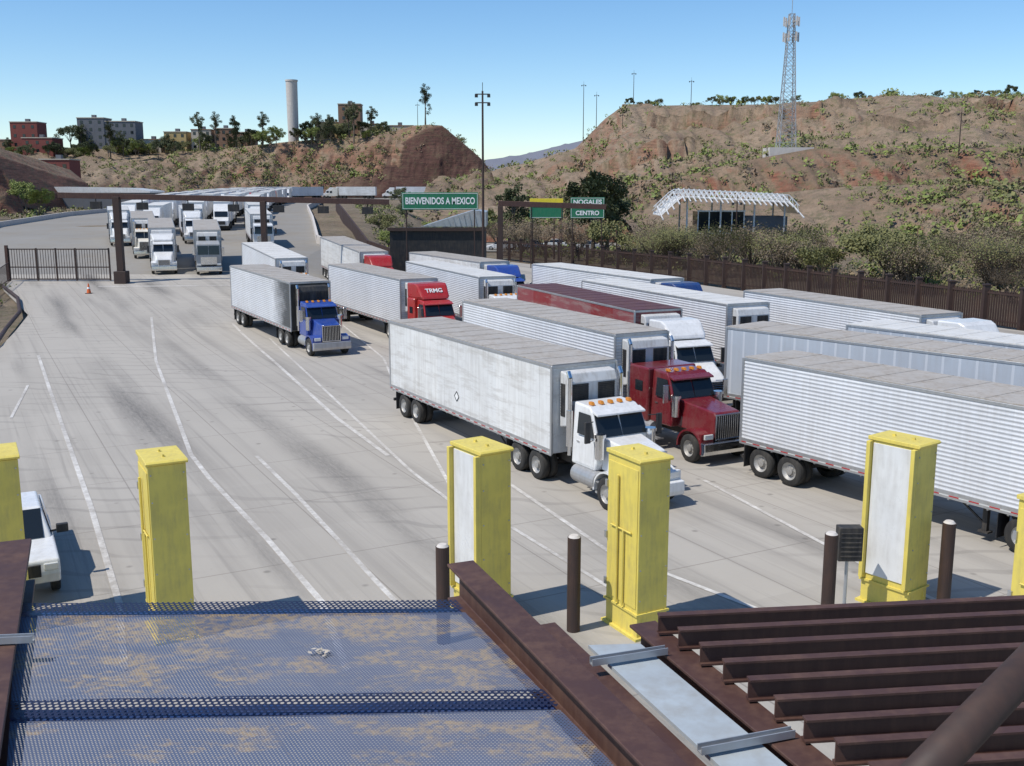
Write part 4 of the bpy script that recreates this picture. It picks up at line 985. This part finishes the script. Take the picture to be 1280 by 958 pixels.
for t0,t1,zz in((.0,.05,.02),(.39,.45,.015)):
    k=.03 if t0 else 0
    quadsheet('overlap_strip',[lp(FL,NL,t0+k),lp(FR,NR,t0),lp(FR,NR,t1),lp(FL,NL,t1+k)],Z+zz,M['perfd'],e)
    quadplate('backing_strip',[lp(FL,NL,t0+k+.012),lp(FR,NR,t0+.012),lp(FR,NR,t1-.012),lp(FL,NL,t1+k-.012)],Z-.02,.01,M['navy'],e)
def beam(p0,p1,w,h,label,mat='corten',t=.03,name='steel_beam'):
    b=MB(); b.ibeam(p0,p1,w,h,t); return top(ob(name,b,M[mat],bevel=.004,seg=1),label,'steel beam')
beam((-.35,6.70,7.18),(1.15,3.0,7.18),.19,.26,'long brown steel girder edging the perforated roof',t=.02)
beam((.16,6.1,7.0),(1.42,2.9,7.0),.24,.24,'brown steel girder beside the galvanised strip',t=.02)
beam((-3.60,7.1,7.15),(-1.98,3.1,7.15),.30,.34,'brown steel girder along the roof edge')
q=quadplate('gutter_strip',[(.446,5.70),(.754,5.72),(1.83,3.0),(1.52,3.0)],7.17,.02,M['gutter']); top(q,'flat galvanised metal strip between brown girders','metal strip')
beam((.80,6.0,7.10),(1.98,2.9,7.10),.18,.16,'brown steel edge beam carrying the purlins',t=.02)
def strut(p0,p1):
    b=MB(); p0=Vector(p0);p1=Vector(p1); d=(p1-p0).normalized(); n=Vector((-d.y,d.x,0)); u=Vector((0,0,1))
    pr=[(-.022,0),(.022,0),(.022,.04),(.016,.04),(.016,.006),(-.016,.006),(-.016,.04),(-.022,.04)]
    vs=[p+n*x+u*z for p in(p0,p1) for x,z in pr]; b.add(vs,[tuple(range(8)),tuple(range(15,7,-1))]+[(i,(i+1)%8,8+(i+1)%8,8+i) for i in range(8)])
    top(ob('channel_strut',b,M['galv']),'slotted galvanised steel channel lying across the strip','metal channel','galvanised channels')
strut((.44,5.40,7.19),(.88,5.55,7.19)); strut((.88,4.48,7.19),(1.36,4.64,7.19)); strut((-3.1,5.35,7.33),(-2.65,5.40,7.33))
for i in range(13):
    x=.87+i*.088; y=5.82-i*.205
    b=MB(); b.ibeam(Vector((x,y,7.25)),Vector((x+3.8,y+.44,7.25)),.055,.12,.012)
    top(ob('purlin',b,M['corten']),'slim brown steel purlin resting on the edge beam','steel beam','parallel brown purlins')
b=MB(); b.cyl((.84,2.57,7.90),(2.94,4.5,8.30),.064,seg=32); o=top(ob('brace_pipe',b,M['cortend']),'round brown steel brace pipe crossing above the purlins','steel pipe')
for p in o.data.polygons: p.use_smooth=len(p.vertices)==4
b=MB(); random.seed(3)
for _ in range(16):
    a=Vector((random.gauss(0,.03),random.gauss(0,.02),abs(random.gauss(0,.015)))); d=Vector((random.gauss(0,1),random.gauss(0,1),random.uniform(0,.6))).normalized()*.04; n=d.cross(Vector((0,0,1)))*.3
    b.add([a,a+d*.5+n,a+d,a+d*.5-n],[(0,1,2,3)])
o=top(ob('plastic_scrap',b,M['wallp']),'small crumpled pale scrap lying on the perforated roof','debris'); o.location=(-1.07,5.5,7.205)
# ------------------------------------------------------------------ light, camera
el=rad(57); sd=Vector((-.88,-.47,0)).normalized()
sun=bpy.data.lights.new('sun','SUN'); sun.energy=4.4; sun.angle=rad(.5); sun.color=(1,.95,.87)
so=bpy.data.objects.new('sun',sun); COL.objects.link(so)
dirv=Vector((sd.x*math.cos(el),sd.y*math.cos(el),math.sin(el))); so.rotation_euler=dirv.to_track_quat('Z','Y').to_euler()
w=bpy.data.worlds.new('World'); S.world=w; w.use_nodes=True; nt=w.node_tree
sky=nt.nodes.new('ShaderNodeTexSky'); sky.sky_type='NISHITA'; sky.sun_disc=False; sky.sun_elevation=el; sky.sun_rotation=math.atan2(sd.x,sd.y); sky.air_density=1.0; sky.dust_density=.4; sky.ozone_density=2.5; sky.altitude=1200
hs=nt.nodes.new('ShaderNodeHueSaturation'); hs.inputs['Saturation'].default_value=1.22
nt.links.new(sky.outputs[0],hs.inputs['Color']); nt.links.new(hs.outputs[0],nt.nodes['Background'].inputs[0]); nt.nodes['Background'].inputs[1].default_value=.15
cam=bpy.data.cameras.new('camera'); co=bpy.data.objects.new('camera',cam); COL.objects.link(co); S.camera=co
cam.sensor_width=36; cam.lens=36*1300/1280; cam.clip_start=.05; cam.clip_end=6000
co.location=(0,0,9.8); co.rotation_euler=(math.pi/2-math.atan(244/1300),0,0)
S.view_settings.view_transform='Standard'; S.view_settings.look='None'; S.view_settings.exposure=0
